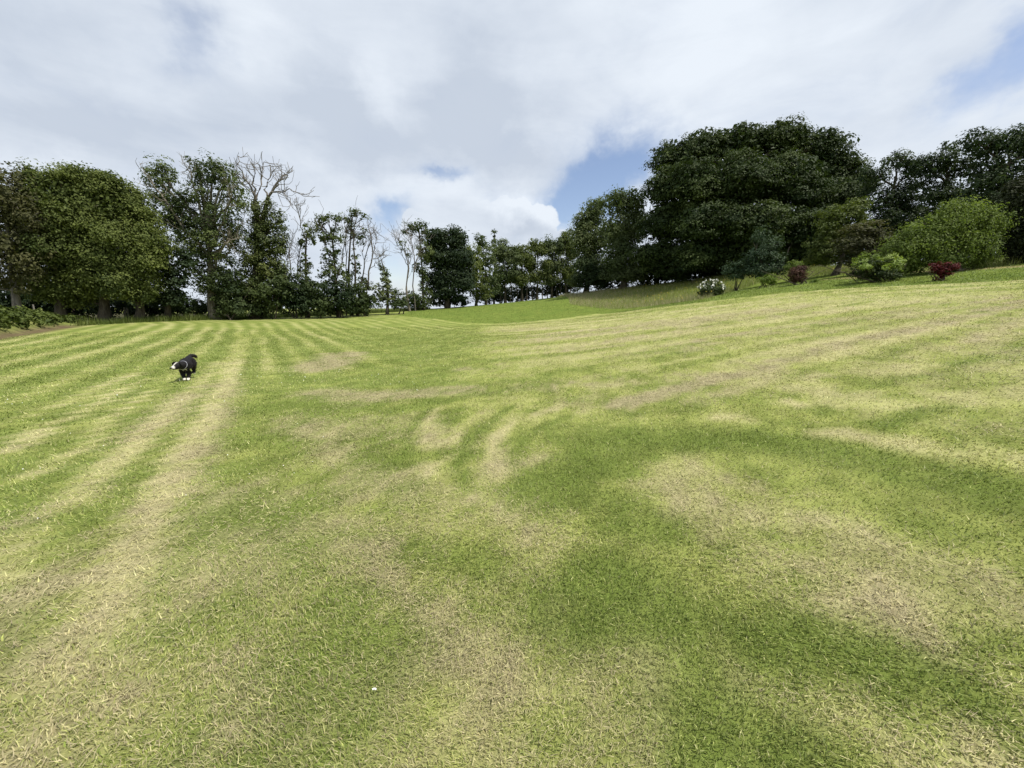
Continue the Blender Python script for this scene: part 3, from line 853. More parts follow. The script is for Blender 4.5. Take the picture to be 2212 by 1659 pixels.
tree('broadleaf_tree', 'small dark tree tucked behind the ash trunk on its right', 'tree', 41, 492,
     [(492, 585, 20, 36), (490, 630, 30, 34), (470, 650, 22, 24)], 'sycamore', 7, .14, lai=3.5, leaf=.24, hole=.15)

def dead_extra(w, D, base, r, root):
    A = lambda *p: np.array([at(a_, b_, D) for a_, b_ in p])
    d2 = Wood()
    for pts, r0 in [([(551, 425), (535, 395), (522, 372), (515, 335)], .10), ([(551, 425), (546, 400), (552, 375), (543, 352)], .10),
                    ([(553, 430), (563, 395), (560, 370), (562, 345)], .08), ([(578, 425), (572, 400), (578, 378), (580, 352)], .09),
                    ([(580, 425), (592, 395), (600, 380), (614, 368)], .11), ([(582, 420), (600, 400), (617, 385), (627, 368)], .09),
                    ([(585, 415), (605, 412), (622, 404), (641, 417)], .07), ([(585, 415), (598, 416), (612, 418), (622, 424)], .05), ([(551, 428), (528, 400), (519, 398), (512, 380)], .06)]:
        p = A(*pts); p[:, 1] += np.linspace(0, r.normal(0, 1.2), len(p))
        t = np.linspace(0, len(p) - 1, 10); p = np.stack([np.interp(t, range(len(p)), p[:, k]) for k in range(3)], 1)
        p[1:] += r.normal(size=p[1:].shape) * .08
        d2.limb(p, r0, .025, 6)
        for k in range(3, 10):
            twigs(d2, p[k], unit(p[min(k + 1, 9)] - p[k - 1] + r.normal(size=3) * .7), r.uniform(.7, 1.5), .032, 1, r, .3, .6, .014, kids=(1, 3))
    w.limb(A((556, 500), (552, 460), (551, 424)), .22, .12, 7)
    w.limb(A((558, 500), (570, 460), (580, 422)), .24, .13, 7)
    link('bare_branches', d2.mesh('bare_branches', M['dead'], base), root)
tree('ivy_tree', 'tall dying tree with bare antler-like top branches and ivy-clad stems', 'tree', 38, 548,
     [(551, 440, 10, 20), (580, 440, 9, 18), (562, 475, 20, 28), (550, 510, 22, 30), (575, 520, 28, 36), (598, 480, 22, 26), (608, 530, 16, 30), (560, 560, 34, 40), (545, 600, 34, 45), (590, 580, 24, 36),
      (520, 640, 34, 36), (560, 640, 40, 40), (612, 590, 12, 20)],
     'ivy', 8, .40, 'bark', trunk_px=[(548, 690), (550, 640), (552, 580), (556, 500)], extra=dead_extra, lai=4.0, leaf=.19, hole=.2, clump=.5, rough=.28, depth=.8, core=.15)

def bare_extra(paths, bark='dead', tw=(.6, 1.4), dens=2, depth_lv=1):
    def ex(w, D, base, r, root):
        d2 = Wood()
        for pts, r0 in paths:
            p = np.array([at(a_, b_, D) for a_, b_ in pts]); p[:, 1] += np.linspace(0, r.normal(0, .8), len(p))
            if pts[0][1] > 636: p[0] = np.array([p[0][0], D, float(height(p[0][0], D)) - .1])
            t = np.linspace(0, len(p) - 1, 10); p = np.stack([np.interp(t, range(len(p)), p[:, k]) for k in range(3)], 1)
            p[1:] += r.normal(size=p[1:].shape) * .05
            d2.limb(p, r0, .022, 6)
            for k in range(3, 10):
                for _ in range(dens if k > 4 else 1):
                    twigs(d2, p[k], unit(p[min(k + 1, 9)] - p[k - 1] + r.normal(size=3) * .6), r.uniform(*tw), .026, depth_lv, r, .3, .6, .013, kids=(1, 3))
        link('bare_branches', d2.mesh('bare_branches', M[bark], base), root)
    return ex
tree('ivy_tree', 'slender half-bare tree with ivy up its stem, right of the antler-topped tree', 'tree', 40, 660,
     [(660, 560, 9, 40), (656, 610, 18, 32), (668, 500, 14, 16), (652, 515, 12, 12), (680, 520, 10, 14)], 'ivy', 9, .16, trunk_px=[(660, 683), (661, 600), (660, 540), (664, 500)],
     extra=bare_extra([([(630, 650), (624, 590), (621, 540), (626, 505)], .06), ([(634, 640), (637, 570), (642, 520), (646, 500)], .05), ([(662, 520), (660, 490), (664, 455)], .05),
                       ([(645, 640), (648, 590), (640, 540)], .05), ([(621, 590), (612, 565), (606, 545)], .035)]), lai=2.6, leaf=.20, hole=.2, clump=.35, limbs=False)
tree('ash_tree', 'slim airy ash with feathery leaves in the middle of the left tree line', 'tree', 41, 728,
     [(690, 480, 14, 16), (705, 468, 18, 14), (728, 472, 14, 12), (700, 510, 18, 18), (725, 510, 20, 22), (715, 550, 24, 22), (730, 590, 24, 26), (700, 590, 18, 24), (715, 630, 26, 22)],
     'ash', 10, .17, trunk_px=[(730, 681), (726, 620), (722, 560), (715, 490)], lai=2.2, leaf=.20, hole=.3, clump=.4, rough=.3, sub=7,
     extra=bare_extra([([(726, 620), (735, 560), (740, 500)], .05), ([(722, 580), (705, 530), (695, 480)], .05)], 'bark'))
tree('ash_tree', 'twin-stemmed thin ash beside the feathery one, bare limb curving right', 'tree', 43, 757,
     [(750, 475, 14, 12), (765, 462, 18, 10), (785, 470, 10, 10), (760, 500, 14, 18), (775, 515, 12, 14), (770, 575, 8, 50), (752, 610, 14, 35), (775, 630, 14, 25), (790, 500, 6, 8)],
     'ash', 11, .14, trunk_px=[(750, 679), (752, 600), (756, 530), (760, 470)], lai=2.2, leaf=.20, hole=.22, clump=.38, rough=.3,
     extra=bare_extra([([(770, 660), (770, 580), (769, 520), (775, 475)], .13), ([(768, 640), (784, 600), (790, 570), (798, 540), (806, 512)], .09), ([(782, 545), (792, 520), (782, 490)], .05),
                       ([(745, 640), (742, 560), (736, 480)], .08)], 'bark'))
tree('dead_tree', 'thin dead leaning tree with bare forked top and ivy at its foot', 'tree', 44, 788,
     [(791, 620, 9, 30), (786, 645, 14, 22)], 'ivy', 12, .10, trunk_px=[(790, 677), (792, 640), (794, 610)], lai=2.6, leaf=.20, clump=.3, limbs=False,
     extra=bare_extra([([(792, 620), (800, 580), (806, 540), (802, 505), (797, 490)], .10), ([(806, 560), (816, 555), (822, 548)], .05), ([(806, 545), (814, 520), (812, 500)], .05), ([(799, 580), (812, 570), (824, 560)], .04)]))
tree('ivy_stump', 'short leaning ivy-covered snag standing above the hedge gap', 'tree', 44, 834,
     [(832, 600, 9, 24), (826, 575, 5, 12), (836, 640, 18, 26), (815, 635, 16, 24), (838, 610, 8, 20)], 'ivy', 13, .14, trunk_px=[(838, 675), (838, 630), (832, 590), (824, 563)], lai=3.0, leaf=.2, clump=.3, hole=.1, limbs=False)
tree('bare_tree', 'pair of thin pale bare stems left of the dark sycamore', 'tree', 50, 884,
     [(868, 530, 12, 12), (880, 545, 10, 12), (890, 640, 14, 16)], 'ash', 14, .09, 'pale_bark', trunk_px=[(882, 671), (877, 620), (884, 580), (880, 540)], lai=1.2, leaf=.22, hole=.35, clump=.4, limbs=False,
     extra=bare_extra([([(882, 664), (877, 620), (884, 570), (872, 535), (858, 510)], .09), ([(897, 664), (892, 610), (895, 560), (888, 520), (884, 505)], .09), ([(884, 580), (868, 550), (852, 515)], .05),
                       ([(893, 590), (903, 550), (905, 520)], .05), ([(884, 570), (890, 540), (878, 500)], .045)], 'dead', (.8, 1.8), 2))
tree('ash_tree', 'loose-leaved tree rising just left of and above the dark sycamore', 'tree', 52, 914,
     [(884, 498, 13, 14), (900, 488, 16, 14), (915, 500, 16, 18), (920, 540, 18, 28), (910, 580, 14, 28), (918, 625, 16, 28)], 'ash', 15, .17, trunk_px=[(914, 669), (913, 610), (910, 550), (905, 495)], lai=2.8, leaf=.24, hole=.2, clump=.45, rough=.28)
tree('sycamore_tree', 'dense dark rounded sycamore at the middle of the far tree line', 'tree', 54, 965,
     [(945, 520, 36, 32), (985, 515, 34, 28), (950, 560, 42, 36), (995, 560, 36, 42), (960, 605, 48, 34), (1000, 605, 36, 36), (965, 637, 50, 18)], 'sycamore', 16, .3, lai=4.0, leaf=.25, flat=.4, up=.5, clump=.72, rough=.22, hole=.08, core=.5, boughs=6, plate=.65)
tree('broadleaf_tree', 'olive-green tree leaning out just right of the dark sycamore', 'tree', 57, 1028,
     [(1020, 560, 22, 34), (1028, 600, 26, 36), (1040, 632, 26, 18)], 'maple', 17, .18, lai=3.6, leaf=.3, rough=.25)
tree('broadleaf_tree', 'pale small-topped tree behind the far row, right of the sycamore', 'tree', 60, 1050,
     [(1040, 525, 18, 20), (1048, 560, 26, 32), (1058, 605, 26, 34)], 'lightgreen', 18, .16, lai=3.2, leaf=.3, rough=.25)
tree('spire_tree', 'narrow pointed tree top poking above the far row', 'tree', 68, 1067,
     [(1067, 505, 3, 10), (1067, 522, 7, 12), (1068, 545, 11, 18), (1069, 580, 14, 26)], 'ash', 19, .14, lai=3.0, leaf=.3, rough=.2, clump=.35)
row = [(1092, 63, [(1083, 550, 24, 32), (1107, 556, 22, 30), (1090, 595, 34, 28), (1075, 610, 18, 24)], 'lightgreen', 'first tree of the far row, right of the pointed top, gappy stems beneath'),
       (1128, 64, [(1125, 552, 24, 32), (1143, 562, 22, 28), (1128, 600, 32, 24), (1112, 590, 16, 22)], 'maple', 'second tree of the far row, mid green above thin dark trunks'),
       (1160, 65, [(1152, 530, 16, 18), (1170, 540, 17, 20), (1146, 572, 16, 20), (1162, 602, 28, 18), (1180, 580, 12, 20)], 'maple', 'third far-row tree, a window of sky through its crown'),
       (1192, 66, [(1186, 536, 20, 24), (1206, 541, 18, 24), (1195, 578, 28, 28), (1190, 606, 26, 16)], 'lightgreen', 'fourth tree of the far row, light green above white gaps'),
       (1222, 66, [(1218, 522, 16, 26), (1232, 540, 20, 32), (1212, 575, 20, 22), (1232, 592, 22, 28)], 'maple', 'last tree of the far row, touching the taller right-hand wood')]
for k, (u, D, lb, mt, lab) in enumerate(row):
    tree('broadleaf_tree', lab, 'tree', D, u, lb, mt, 20 + k, .2, group='row of trees along the far field edge', lai=4.0, leaf=.25, rough=.28, hole=.08, core=.30, clump=.65, sub=4, boughs=5,
         extra=bare_extra([([(u - 9, 648), (u - 12, 620), (u - 16, 590)], .12), ([(u + 10, 646), (u + 12, 620), (u + 8, 590)], .11)], 'bark', (.5, 1.0), 1))

# ------------------------------------------------------------------ trees on the right
tree('broadleaf_tree', 'fluffy green tree at the left end of the right-hand wood', 'tree', 52, 1265,
     [(1262, 480, 26, 34), (1285, 460, 30, 36), (1255, 520, 30, 42), (1290, 520, 38, 46), (1262, 575, 36, 36), (1300, 585, 40, 34), (1250, 605, 24, 18)], 'lightgreen', 30, .3, lai=3.6, leaf=.22, rough=.24, hole=.10, core=.4, clump=.62, boughs=5)
tree('broadleaf_tree', 'tall light-topped tree beside the giant beech on its left', 'tree', 47, 1345,
     [(1330, 440, 40, 34), (1365, 440, 34, 36), (1330, 490, 48, 46), (1375, 490, 36, 46), (1340, 550, 52, 46), (1350, 595, 54, 22)], 'lightgreen', 31, .34, lai=3.3, leaf=.22, rough=.24, hole=.12, core=.3, clump=.65, boughs=5)
tree('beech_tree', 'giant dark domed beech towering over the meadow on the right', 'tree', 43, 1610,
     [(1450, 345, 50, 46, 2), (1520, 320, 60, 48, 1), (1600, 305, 66, 42), (1690, 305, 66, 44), (1775, 320, 54, 48), (1815, 370, 44, 50), (1860, 400, 36, 36),
      (1430, 410, 40, 44), (1500, 400, 74, 60, -2), (1600, 390, 90, 64, -3), (1710, 390, 90, 64, -3), (1790, 430, 64, 56, -2),
      (1440, 480, 60, 48), (1530, 480, 80, 50, -4), (1640, 480, 90, 50, -5), (1750, 490, 80, 48, -4), (1420, 550, 58, 38), (1510, 550, 76, 36, -3), (1620, 545, 80, 34, -4), (1730, 550, 70, 36, -3), (1450, 585, 60, 24), (1540, 580, 60, 24, 1)],
     'beech', 32, .75, inner=[(1480, 430, 80, 110, 1), (1600, 410, 130, 130, 1), (1740, 420, 110, 110, 1), (1540, 530, 130, 60, 1), (1700, 530, 110, 60, 1)], lai=3.0, leaf=.225, flat=.30, up=.5, clump=.85, per=44, rough=.22, droop=.35, fill=.15, core=.9, hole=.08, boughs=9, plate=.78)
tree('broadleaf_tree', 'loose-leaved tree behind the beech on its right, sky glinting through the top', 'tree', 36, 1900,
     [(1888, 380, 34, 30), (1940, 350, 34, 36), (1965, 375, 28, 32), (1905, 430, 54, 40), (1960, 430, 46, 44), (1920, 490, 60, 40)], 'sycamore', 33, .26, lai=3.0, leaf=.18, hole=.22, rough=.3, clump=.45, core=.06, boughs=5)
tree('broadleaf_tree', 'airy tree between the loose-leaved tree and the tall right-edge tree', 'tree', 33, 2035,
     [(2010, 370, 34, 40), (2045, 340, 30, 34), (2070, 365, 34, 38), (2030, 420, 52, 38), (2080, 430, 50, 40)], 'sycamore', 34, .26, lai=3.0, leaf=.18, hole=.22, rough=.3, clump=.45, core=.06, boughs=5)
tree('broadleaf_tree', 'tallest dark tree at the right edge above the round willow', 'tree', 30, 2150,
     [(2112, 310, 32, 36), (2150, 325, 40, 40), (2195, 305, 38, 34), (2230, 320, 40, 50), (2120, 380, 46, 40), (2180, 385, 50, 44), (2230, 410, 60, 60), (2150, 430, 60, 36), (2100, 430, 36, 30)], 'sycamore', 35, .3, lai=3.2, leaf=.18, hole=.18, rough=.28, clump=.5, core=.12, boughs=5)
tree('broadleaf_tree', 'mid-green low tree in front of the beech on its right', 'tree', 28, 1800,
     [(1800, 470, 34, 34), (1845, 455, 40, 36), (1790, 515, 50, 36), (1850, 500, 46, 40), (1780, 555, 46, 24)], 'maple', 36, .14, lai=3.2, leaf=.16, rough=.26, stems=2, flat=.5, boughs=5, core=.25, plate=.6, clump=.45)
tree('spreading_tree', 'low spreading russet-green tree left of the round willow', 'tree', 25, 1862,
     [(1862, 500, 44, 20), (1900, 515, 36, 22), (1850, 530, 48, 22), (1895, 545, 40, 20), (1860, 560, 40, 16)], 'russet', 37, .11, lai=3.8, leaf=.14, flat=.3, up=.9, rough=.26, clump=.45)
tree('willow_bush', 'big round yellow-green willow bush behind the small red maple', 'bush', 20, 2050,
     [(2105, 470, 42, 42), (2060, 470, 44, 38), (2135, 490, 32, 44), (2010, 490, 40, 38), (1965, 510, 36, 34), (2080, 520, 70, 42), (2010, 535, 56, 36), (1940, 540, 36, 34), (2120, 545, 44, 38), (2050, 565, 60, 22), (1960, 560, 40, 22)],
     'willow', 38, .10, lai=2.8, leaf=.10, rough=.30, clump=.34, stems=4, per=26, flat=1.0, up=.15, hole=.2, core=.3, fill=.15, boughs=6)
tree('yew_tree', 'very dark yew at the extreme right edge beside the path', 'tree', 22, 2222,
     [(2212, 430, 36, 56, -2), (2218, 500, 44, 56, -2.2), (2228, 545, 40, 34, -2), (2250, 420, 50, 60), (2270, 500, 60, 70)], 'yew', 39, .16, lai=5.0, leaf=.12, rough=.18, clump=.35, flat=.6)
tree('spruce_shrub', 'bluish bushy shrub tree standing at the back of the meadow under the beech', 'shrub', 29, 1655,
     [(1645, 510, 18, 18), (1660, 535, 26, 24), (1635, 555, 28, 26), (1670, 565, 30, 26), (1640, 585, 34, 16), (1680, 580, 18, 14)], 'blue', 40, .09, lai=3.6, leaf=.13, rough=.28, clump=.3, stems=2)
tree('round_shrub', 'low dull-green shrub at the left foot of the bluish shrub tree', 'shrub', 29.5, 1585,
     [(1583, 583, 20, 18), (1600, 590, 18, 12)], 'blue', 41, .05, lai=3.8, leaf=.13, clump=.28, stems=3, rough=.2)

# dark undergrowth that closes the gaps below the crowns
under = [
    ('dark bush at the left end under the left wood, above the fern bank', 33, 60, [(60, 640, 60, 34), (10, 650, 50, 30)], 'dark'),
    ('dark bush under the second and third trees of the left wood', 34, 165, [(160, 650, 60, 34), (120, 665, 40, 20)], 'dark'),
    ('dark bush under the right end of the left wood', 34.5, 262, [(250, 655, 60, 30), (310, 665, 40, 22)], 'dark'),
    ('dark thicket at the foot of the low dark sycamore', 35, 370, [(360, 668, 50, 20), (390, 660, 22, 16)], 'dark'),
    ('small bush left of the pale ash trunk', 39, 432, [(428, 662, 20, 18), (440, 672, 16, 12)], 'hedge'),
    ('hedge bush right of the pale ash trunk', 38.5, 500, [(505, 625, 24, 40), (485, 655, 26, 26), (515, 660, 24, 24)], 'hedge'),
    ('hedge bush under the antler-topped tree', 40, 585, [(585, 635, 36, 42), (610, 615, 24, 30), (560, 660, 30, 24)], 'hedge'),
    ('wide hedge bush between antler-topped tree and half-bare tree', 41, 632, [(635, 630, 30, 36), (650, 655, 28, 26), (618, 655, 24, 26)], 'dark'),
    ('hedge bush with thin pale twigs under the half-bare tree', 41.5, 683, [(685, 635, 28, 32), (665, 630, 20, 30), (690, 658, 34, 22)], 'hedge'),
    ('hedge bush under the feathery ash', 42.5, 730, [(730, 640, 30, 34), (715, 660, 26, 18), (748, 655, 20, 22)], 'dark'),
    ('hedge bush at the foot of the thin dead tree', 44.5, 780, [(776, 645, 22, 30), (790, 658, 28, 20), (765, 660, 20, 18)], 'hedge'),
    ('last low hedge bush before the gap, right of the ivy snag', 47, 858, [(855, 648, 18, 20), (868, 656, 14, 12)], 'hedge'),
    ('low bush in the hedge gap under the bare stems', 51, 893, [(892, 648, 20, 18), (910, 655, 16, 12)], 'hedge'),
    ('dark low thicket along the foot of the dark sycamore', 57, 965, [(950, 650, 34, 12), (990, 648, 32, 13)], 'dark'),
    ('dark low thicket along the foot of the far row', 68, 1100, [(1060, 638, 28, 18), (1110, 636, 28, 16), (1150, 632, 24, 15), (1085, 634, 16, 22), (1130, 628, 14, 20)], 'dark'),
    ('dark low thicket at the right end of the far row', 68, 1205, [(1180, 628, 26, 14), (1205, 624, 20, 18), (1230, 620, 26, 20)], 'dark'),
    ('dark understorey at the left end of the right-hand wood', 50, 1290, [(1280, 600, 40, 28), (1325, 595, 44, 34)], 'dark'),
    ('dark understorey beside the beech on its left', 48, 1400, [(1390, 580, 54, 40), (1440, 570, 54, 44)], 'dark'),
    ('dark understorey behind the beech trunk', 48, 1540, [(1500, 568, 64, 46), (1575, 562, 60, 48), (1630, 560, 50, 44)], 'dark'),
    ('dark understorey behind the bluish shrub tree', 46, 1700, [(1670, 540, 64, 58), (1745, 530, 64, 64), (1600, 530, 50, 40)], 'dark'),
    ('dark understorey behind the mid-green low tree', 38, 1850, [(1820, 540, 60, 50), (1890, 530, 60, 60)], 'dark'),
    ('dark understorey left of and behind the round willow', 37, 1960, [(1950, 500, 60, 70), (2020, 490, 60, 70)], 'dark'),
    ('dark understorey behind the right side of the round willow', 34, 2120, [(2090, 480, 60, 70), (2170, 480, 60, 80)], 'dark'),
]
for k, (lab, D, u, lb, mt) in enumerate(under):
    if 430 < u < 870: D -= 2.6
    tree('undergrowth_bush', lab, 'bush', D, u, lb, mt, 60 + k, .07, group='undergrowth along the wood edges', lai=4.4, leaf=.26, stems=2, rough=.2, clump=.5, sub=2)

# ------------------------------------------------------------------ garden shrubs on the right
def flowers(n, lobe, seed, size, zlo=-.2):
    r = np.random.default_rng(seed)
    c, rad = lobe
    d = unit(r.normal(size=(n * 3, 3))); d = d[d[:, 2] > zlo][:n]
    return c + d * rad * r.uniform(.95, 1.06, (len(d), 1)), d
def add_flower_heads(root, lobe, n, size, mat, seed, name='flower_heads'):
    p, d = flowers(n, lobe, seed, size)
    r = np.random.default_rng(seed + 5)
    V = []
    for pp, dd in zip(p, d):
        m = 9
        pos = pp + r.normal(size=(m, 3)) * size * .35
        V.append(leaves_at(pos, unit(dd + r.normal(size=(m, 3)) * .5), unit(r.normal(size=(m, 3))), np.full(m, size * .7), np.full(m, size * .95)))
    v = np.concatenate(V) - np.array(root.location)
    o = link(name, mesh_from(name, v, np.arange(len(v)), 4, M[mat]), root)
    o['kind'] = 'stuff'
L38 = (1538, 622, 27, 17)
o = tree('flowering_shrub', 'domed shrub covered with white flower heads at the meadow edge', 'shrub', 25, 1538, [L38, (1538, 632, 29, 10)], 'hedge', 90, .04, lai=4.5, leaf=.085, clump=.16, stems=4, rough=.08, sub=2)
add_flower_heads(o, px_lobes([L38], 25)[0], 44, .085, 'white_petal', 3)
tree('low_shrub', 'low leafy green shrub right of the white-flowered shrub', 'shrub', 24, 1657, [(1650, 605, 14, 9), (1664, 603, 13, 11)], 'fresh', 91, .03, lai=4.0, leaf=.09, clump=.16, stems=4, rough=.2, sub=2)
tree('round_shrub', 'yellow-green rounded shrub peeking out behind the purple shrub', 'shrub', 24.5, 1717, [(1714, 576, 18, 12), (1722, 590, 16, 14)], 'willow', 92, .03, lai=4.0, leaf=.08, clump=.16, stems=4, rough=.16, sub=2)
tree('purple_shrub', 'round purple-brown leaved shrub in front of the yellow-green one', 'shrub', 22, 1724, [(1722, 592, 19, 16), (1734, 580, 12, 8), (1722, 604, 13, 8)], 'purple', 93, .035, lai=5.0, leaf=.065, clump=.14, stems=4, rough=.12, sub=2)
tree('seedling_plant', 'tiny green plant on the grass right of the purple shrub', 'plant', 22, 1757, [(1754, 611, 6, 4), (1760, 609, 5, 4)], 'fresh', 94, .01, lai=2.6, leaf=.09, clump=.10, stems=3, rough=.2, sub=1)
o = tree('variegated_shrub', 'wide shrub with pale green leafy top and dark leaves below', 'shrub', 19, 1900, [(1880, 572, 28, 16), (1915, 578, 30, 16), (1900, 590, 42, 14), (1865, 592, 16, 12), (1935, 592, 18, 10)], 'hedge', 95, .04, lai=3.6, leaf=.11, clump=.18, stems=5, rough=.18, sub=3, up=.8)
v, T = crown(px_lobes([(1880, 558, 32, 11), (1914, 560, 34, 11), (1897, 570, 44, 9, -.7), (1940, 574, 18, 9, -.3), (1856, 574, 14, 8, -.3)], 19), 'pale', 195, leaf=.11, lai=3.0, clump=.16, rough=.2, up=.9, fill=.1, core=0)
tag(link('leafy_top', leaf_mesh('leafy_top', v - np.array(o.location), T, M['pale']), o), 'pale fresh leaves on top', kind='stuff')
tree('dark_shrub', 'small dark shrub on the left side of the wide pale-topped shrub', 'shrub', 20, 1848, [(1846, 588, 11, 9)], 'dark', 96, .03, lai=4.0, leaf=.09, clump=.14, stems=3, rough=.2, sub=2)
tree('leafy_clump', 'bright green leafy clump between the wide shrub and the red maple', 'plant', 20.5, 1968, [(1955, 574, 16, 12), (1978, 572, 18, 14), (1966, 582, 26, 10)], 'fresh', 97, .02, lai=3.6, leaf=.12, clump=.18, stems=4, rough=.2, sub=2)
tree('red_maple', 'small vase-shaped red-leaved maple at the lawn edge', 'shrub', 17, 2034, [(2022, 577, 15, 8), (2045, 577, 18, 9), (2060, 576, 10, 6), (2034, 588, 17, 10), (2033, 597, 9, 7)], 'red', 98, .022, lai=4.2, leaf=.07, clump=.13, stems=7, rough=.22, sub=3, flat=.6)

# ------------------------------------------------------------------ tall meadow grass, rough fringe, ferns on the bank
def poly_sample(poly, n):
    lo, hi = poly.min(0), poly.max(0)
    x = rng.uniform(lo[0], hi[0], n); y = rng.uniform(lo[1], hi[1], n)
    k = in_poly(x, y, poly)
    return x[k], y[k]
x, y = poly_sample(MEADOW, 230000)
tr = seg_dist(x, y, TRACK) > .75
front = seg_dist(x, y, MEADOW[:8])
x, y = x[tr], y[tr]; n = len(x)
ph = fbm(x * .35, y * .35, 401, 3)
hay_side = 1 - smooth(x, 8, 17)
cm = np.array([.150, .200, .034]) * (1 - ph[:, None]) + np.array([.250, .280, .065]) * ph[:, None]
cd = np.array([.42, .365, .23])
k = (rng.random(n) < .14 + .50 * hay_side)[:, None]
cm = np.where(k, cd, cm) * rng.uniform(.7, 1.3, (n, 1))
hg = rng.uniform(.14, .50, n) * (.5 + .9 * fbm(x * 1.3, y * 1.3, 405, 3))
parts = [blades(x, y, height(x, y) - .02, hg, rng.uniform(.007, .020, n), np.radians(np.abs(rng.normal(18, 16, n))), cm, 1)]
v, f, cnt, c = join(parts)
tag(link('meadow_grass', mesh_from('meadow_grass', v, f, cnt, M['blade'], {'shade': ('FLOAT_COLOR', rgba(c))})),
    'tall uncut meadow grass with hay-coloured seed heads in front of the beech', 'meadow', kind='stuff')
def flat_petals(x, y, z, size):
    n = len(x)
    return leaves_at(np.stack([x, y, z], 1), unit(np.array([0, -.6, 1.0]) + rng.normal(size=(n, 3)) * .4), unit(rng.normal(size=(n, 3))), size, size)
x, y = poly_sample(MEADOW, 3000)
kk = (seg_dist(x, y, TRACK) > .9) & (rng.random(len(x)) < .25 + .6 * smooth(fbm(x * .3, y * .3, 411, 3), .4, .65)) & (x > 9)
x, y = x[kk], y[kk]
v = flat_petals(x, y, height(x, y) + rng.uniform(.2, .42, len(x)), rng.uniform(.035, .065, len(x)))
tag(link('meadow_buttercups', mesh_from('meadow_buttercups', v, np.arange(len(v)), 4, M['yellow_petal'])), 'yellow wildflowers scattered through the tall meadow grass', 'wildflowers', kind='stuff')
# clover and daisies in the green stripes on the left
x, y = sample_sector(3.2, 11, 6)
kk = (x < -1.5) & (rng.random(len(x)) < .6 * smooth(fbm(x * .8, y * .8, 421, 2), .42, .6))
x, y = x[kk], y[kk]
v = flat_petals(x, y, height(x, y) + .045, rng.uniform(.008, .013, len(x)) * (.55 + .09 * np.hypot(x, y)))
tag(link('clover_flowers', mesh_from('clover_flowers', v, np.arange(len(v)), 4, M['white_petal'])), 'tiny white clover flowers dotted through the left lawn stripes', 'flowers', kind='stuff')

x, y = poly_sample(UNCUT, 150000)
kk = ~in_poly(x, y, MEADOW) & ~in_poly(x, y, HEDGE) & (y < 70) & (rng.random(len(x)) < .8)
x, y = x[kk], y[kk]; n = len(x)
cm = lawn_colour(x, y, rng.normal(0, 1, n)) * rng.uniform(.7, 1.35, (n, 1))
v, f, cnt, c = join([blades(x, y, height(x, y) - .01, rng.uniform(.04, .13, n), rng.uniform(.02, .05, n), np.radians(np.abs(rng.normal(30, 16, n))), cm, 1)])
tag(link('far_lawn_grass', mesh_from('far_lawn_grass', v, f, cnt, M['blade'], {'shade': ('FLOAT_COLOR', rgba(c))})),
    'smoother greener grass beyond the edge of the mown field', 'grass', kind='stuff')
FRINGE = gpath([(150, 705), (300, 697), (460, 691), (560, 688), (650, 684), (760, 679), (860, 674), (930, 668)])
FRINGE = np.concatenate([FRINGE, FRINGE[::-1] + np.array([-1.2, 2.6])])
x, y = poly_sample(FRINGE, 120000); n = len(x)
ph = fbm(x * .5, y * .5, 431, 3)
cm = (np.array([.055, .090, .014]) * (1 - ph[:, None]) + np.array([.150, .185, .040]) * ph[:, None]) * rng.uniform(.6, 1.3, (n, 1))
v, f, cnt, c = join([blades(x, y, height(x, y) - .02, rng.uniform(.18, .7, n) * (.4 + ph), rng.uniform(.02, .05, n), np.radians(np.abs(rng.normal(16, 14, n))), cm, 1)])
tag(link('rough_grass', mesh_from('rough_grass', v, f, cnt, M['blade'], {'shade': ('FLOAT_COLOR', rgba(c))})),
    'rough long grass growing along the foot of the left tree line', 'grass', kind='stuff')

BP = []
for yy in np.arange(9, 26.5, .12):
    bx = np.interp(yy, BANK[:, 1], BANK[:, 0])
    for _ in range(14):
        xx = bx - 1.0 - abs(rng.normal(0, 1)) * 3.2
        BP.append((xx, yy + rng.normal(0, .3)))
BP = np.array(BP)
bz = height(BP[:, 0], BP[:, 1])
lob = [(np.array([px_, py_, pz_ + .20]), np.array([.40, .40, .30]) * rng.uniform(.6, 1.25)) for (px_, py_), pz_ in zip(BP[::5], bz[::5])]
v, T = crown(lob, 'bracken', 500, leaf=.19, lai=2.2, clump=.25, per=10, flat=.5, up=.7, rough=.3)
tag(link('bank_ferns', leaf_mesh('bank_ferns', v, T, M['bracken'])), 'ferns and nettles crowding the low bank at the left edge', 'ferns', kind='stuff')

p = ground_at(810, 1504)
w = Wood(); w.limb(np.array([[-.007, 0, .0], [-.003, .001, .002], [.003, 0, .003], [.008, -.001, .001]]), .0042, .003, 7)
tag(link('white_pebble', w.mesh('white_pebble', M['white_petal'], np.zeros(3)), None, (p[0], p[1], float(height(p[0], p[1])) + .034)),
    'tiny white pebble lying on the grass in the left foreground', 'pebble')

# ------------------------------------------------------------------ fence posts in the shade of the left wood
def post(u, D, hgt, lab, rad=.06):
    x = at(u, 680, D)[0]; z = float(height(x, D))
    w = Wood()
    w.limb(np.array([[0, 0, -.2], [0, 0, hgt * .5], [.01, 0, hgt - .02], [.01, 0, hgt]]), rad, rad * .92, 8)
    me = w.mesh('fence_post', M['post'], np.zeros(3))
    import bmesh
    bm = bmesh.new(); bm.from_mesh(me); bmesh.ops.holes_fill(bm, edges=bm.edges); bm.to_mesh(me); bm.free()
    tag(link('fence_post', me, None, (x, D, z)), lab, 'post', 'posts of the old field fence')
post(76, 25.5, 1.0, 'pale thin post standing in the ferns at the left edge', .045)
post(271, 32.3, 1.0, 'left one of two grey posts in the shade under the left wood')
post(277, 32.5, .95, 'right one of two grey posts in the shade under the left wood')

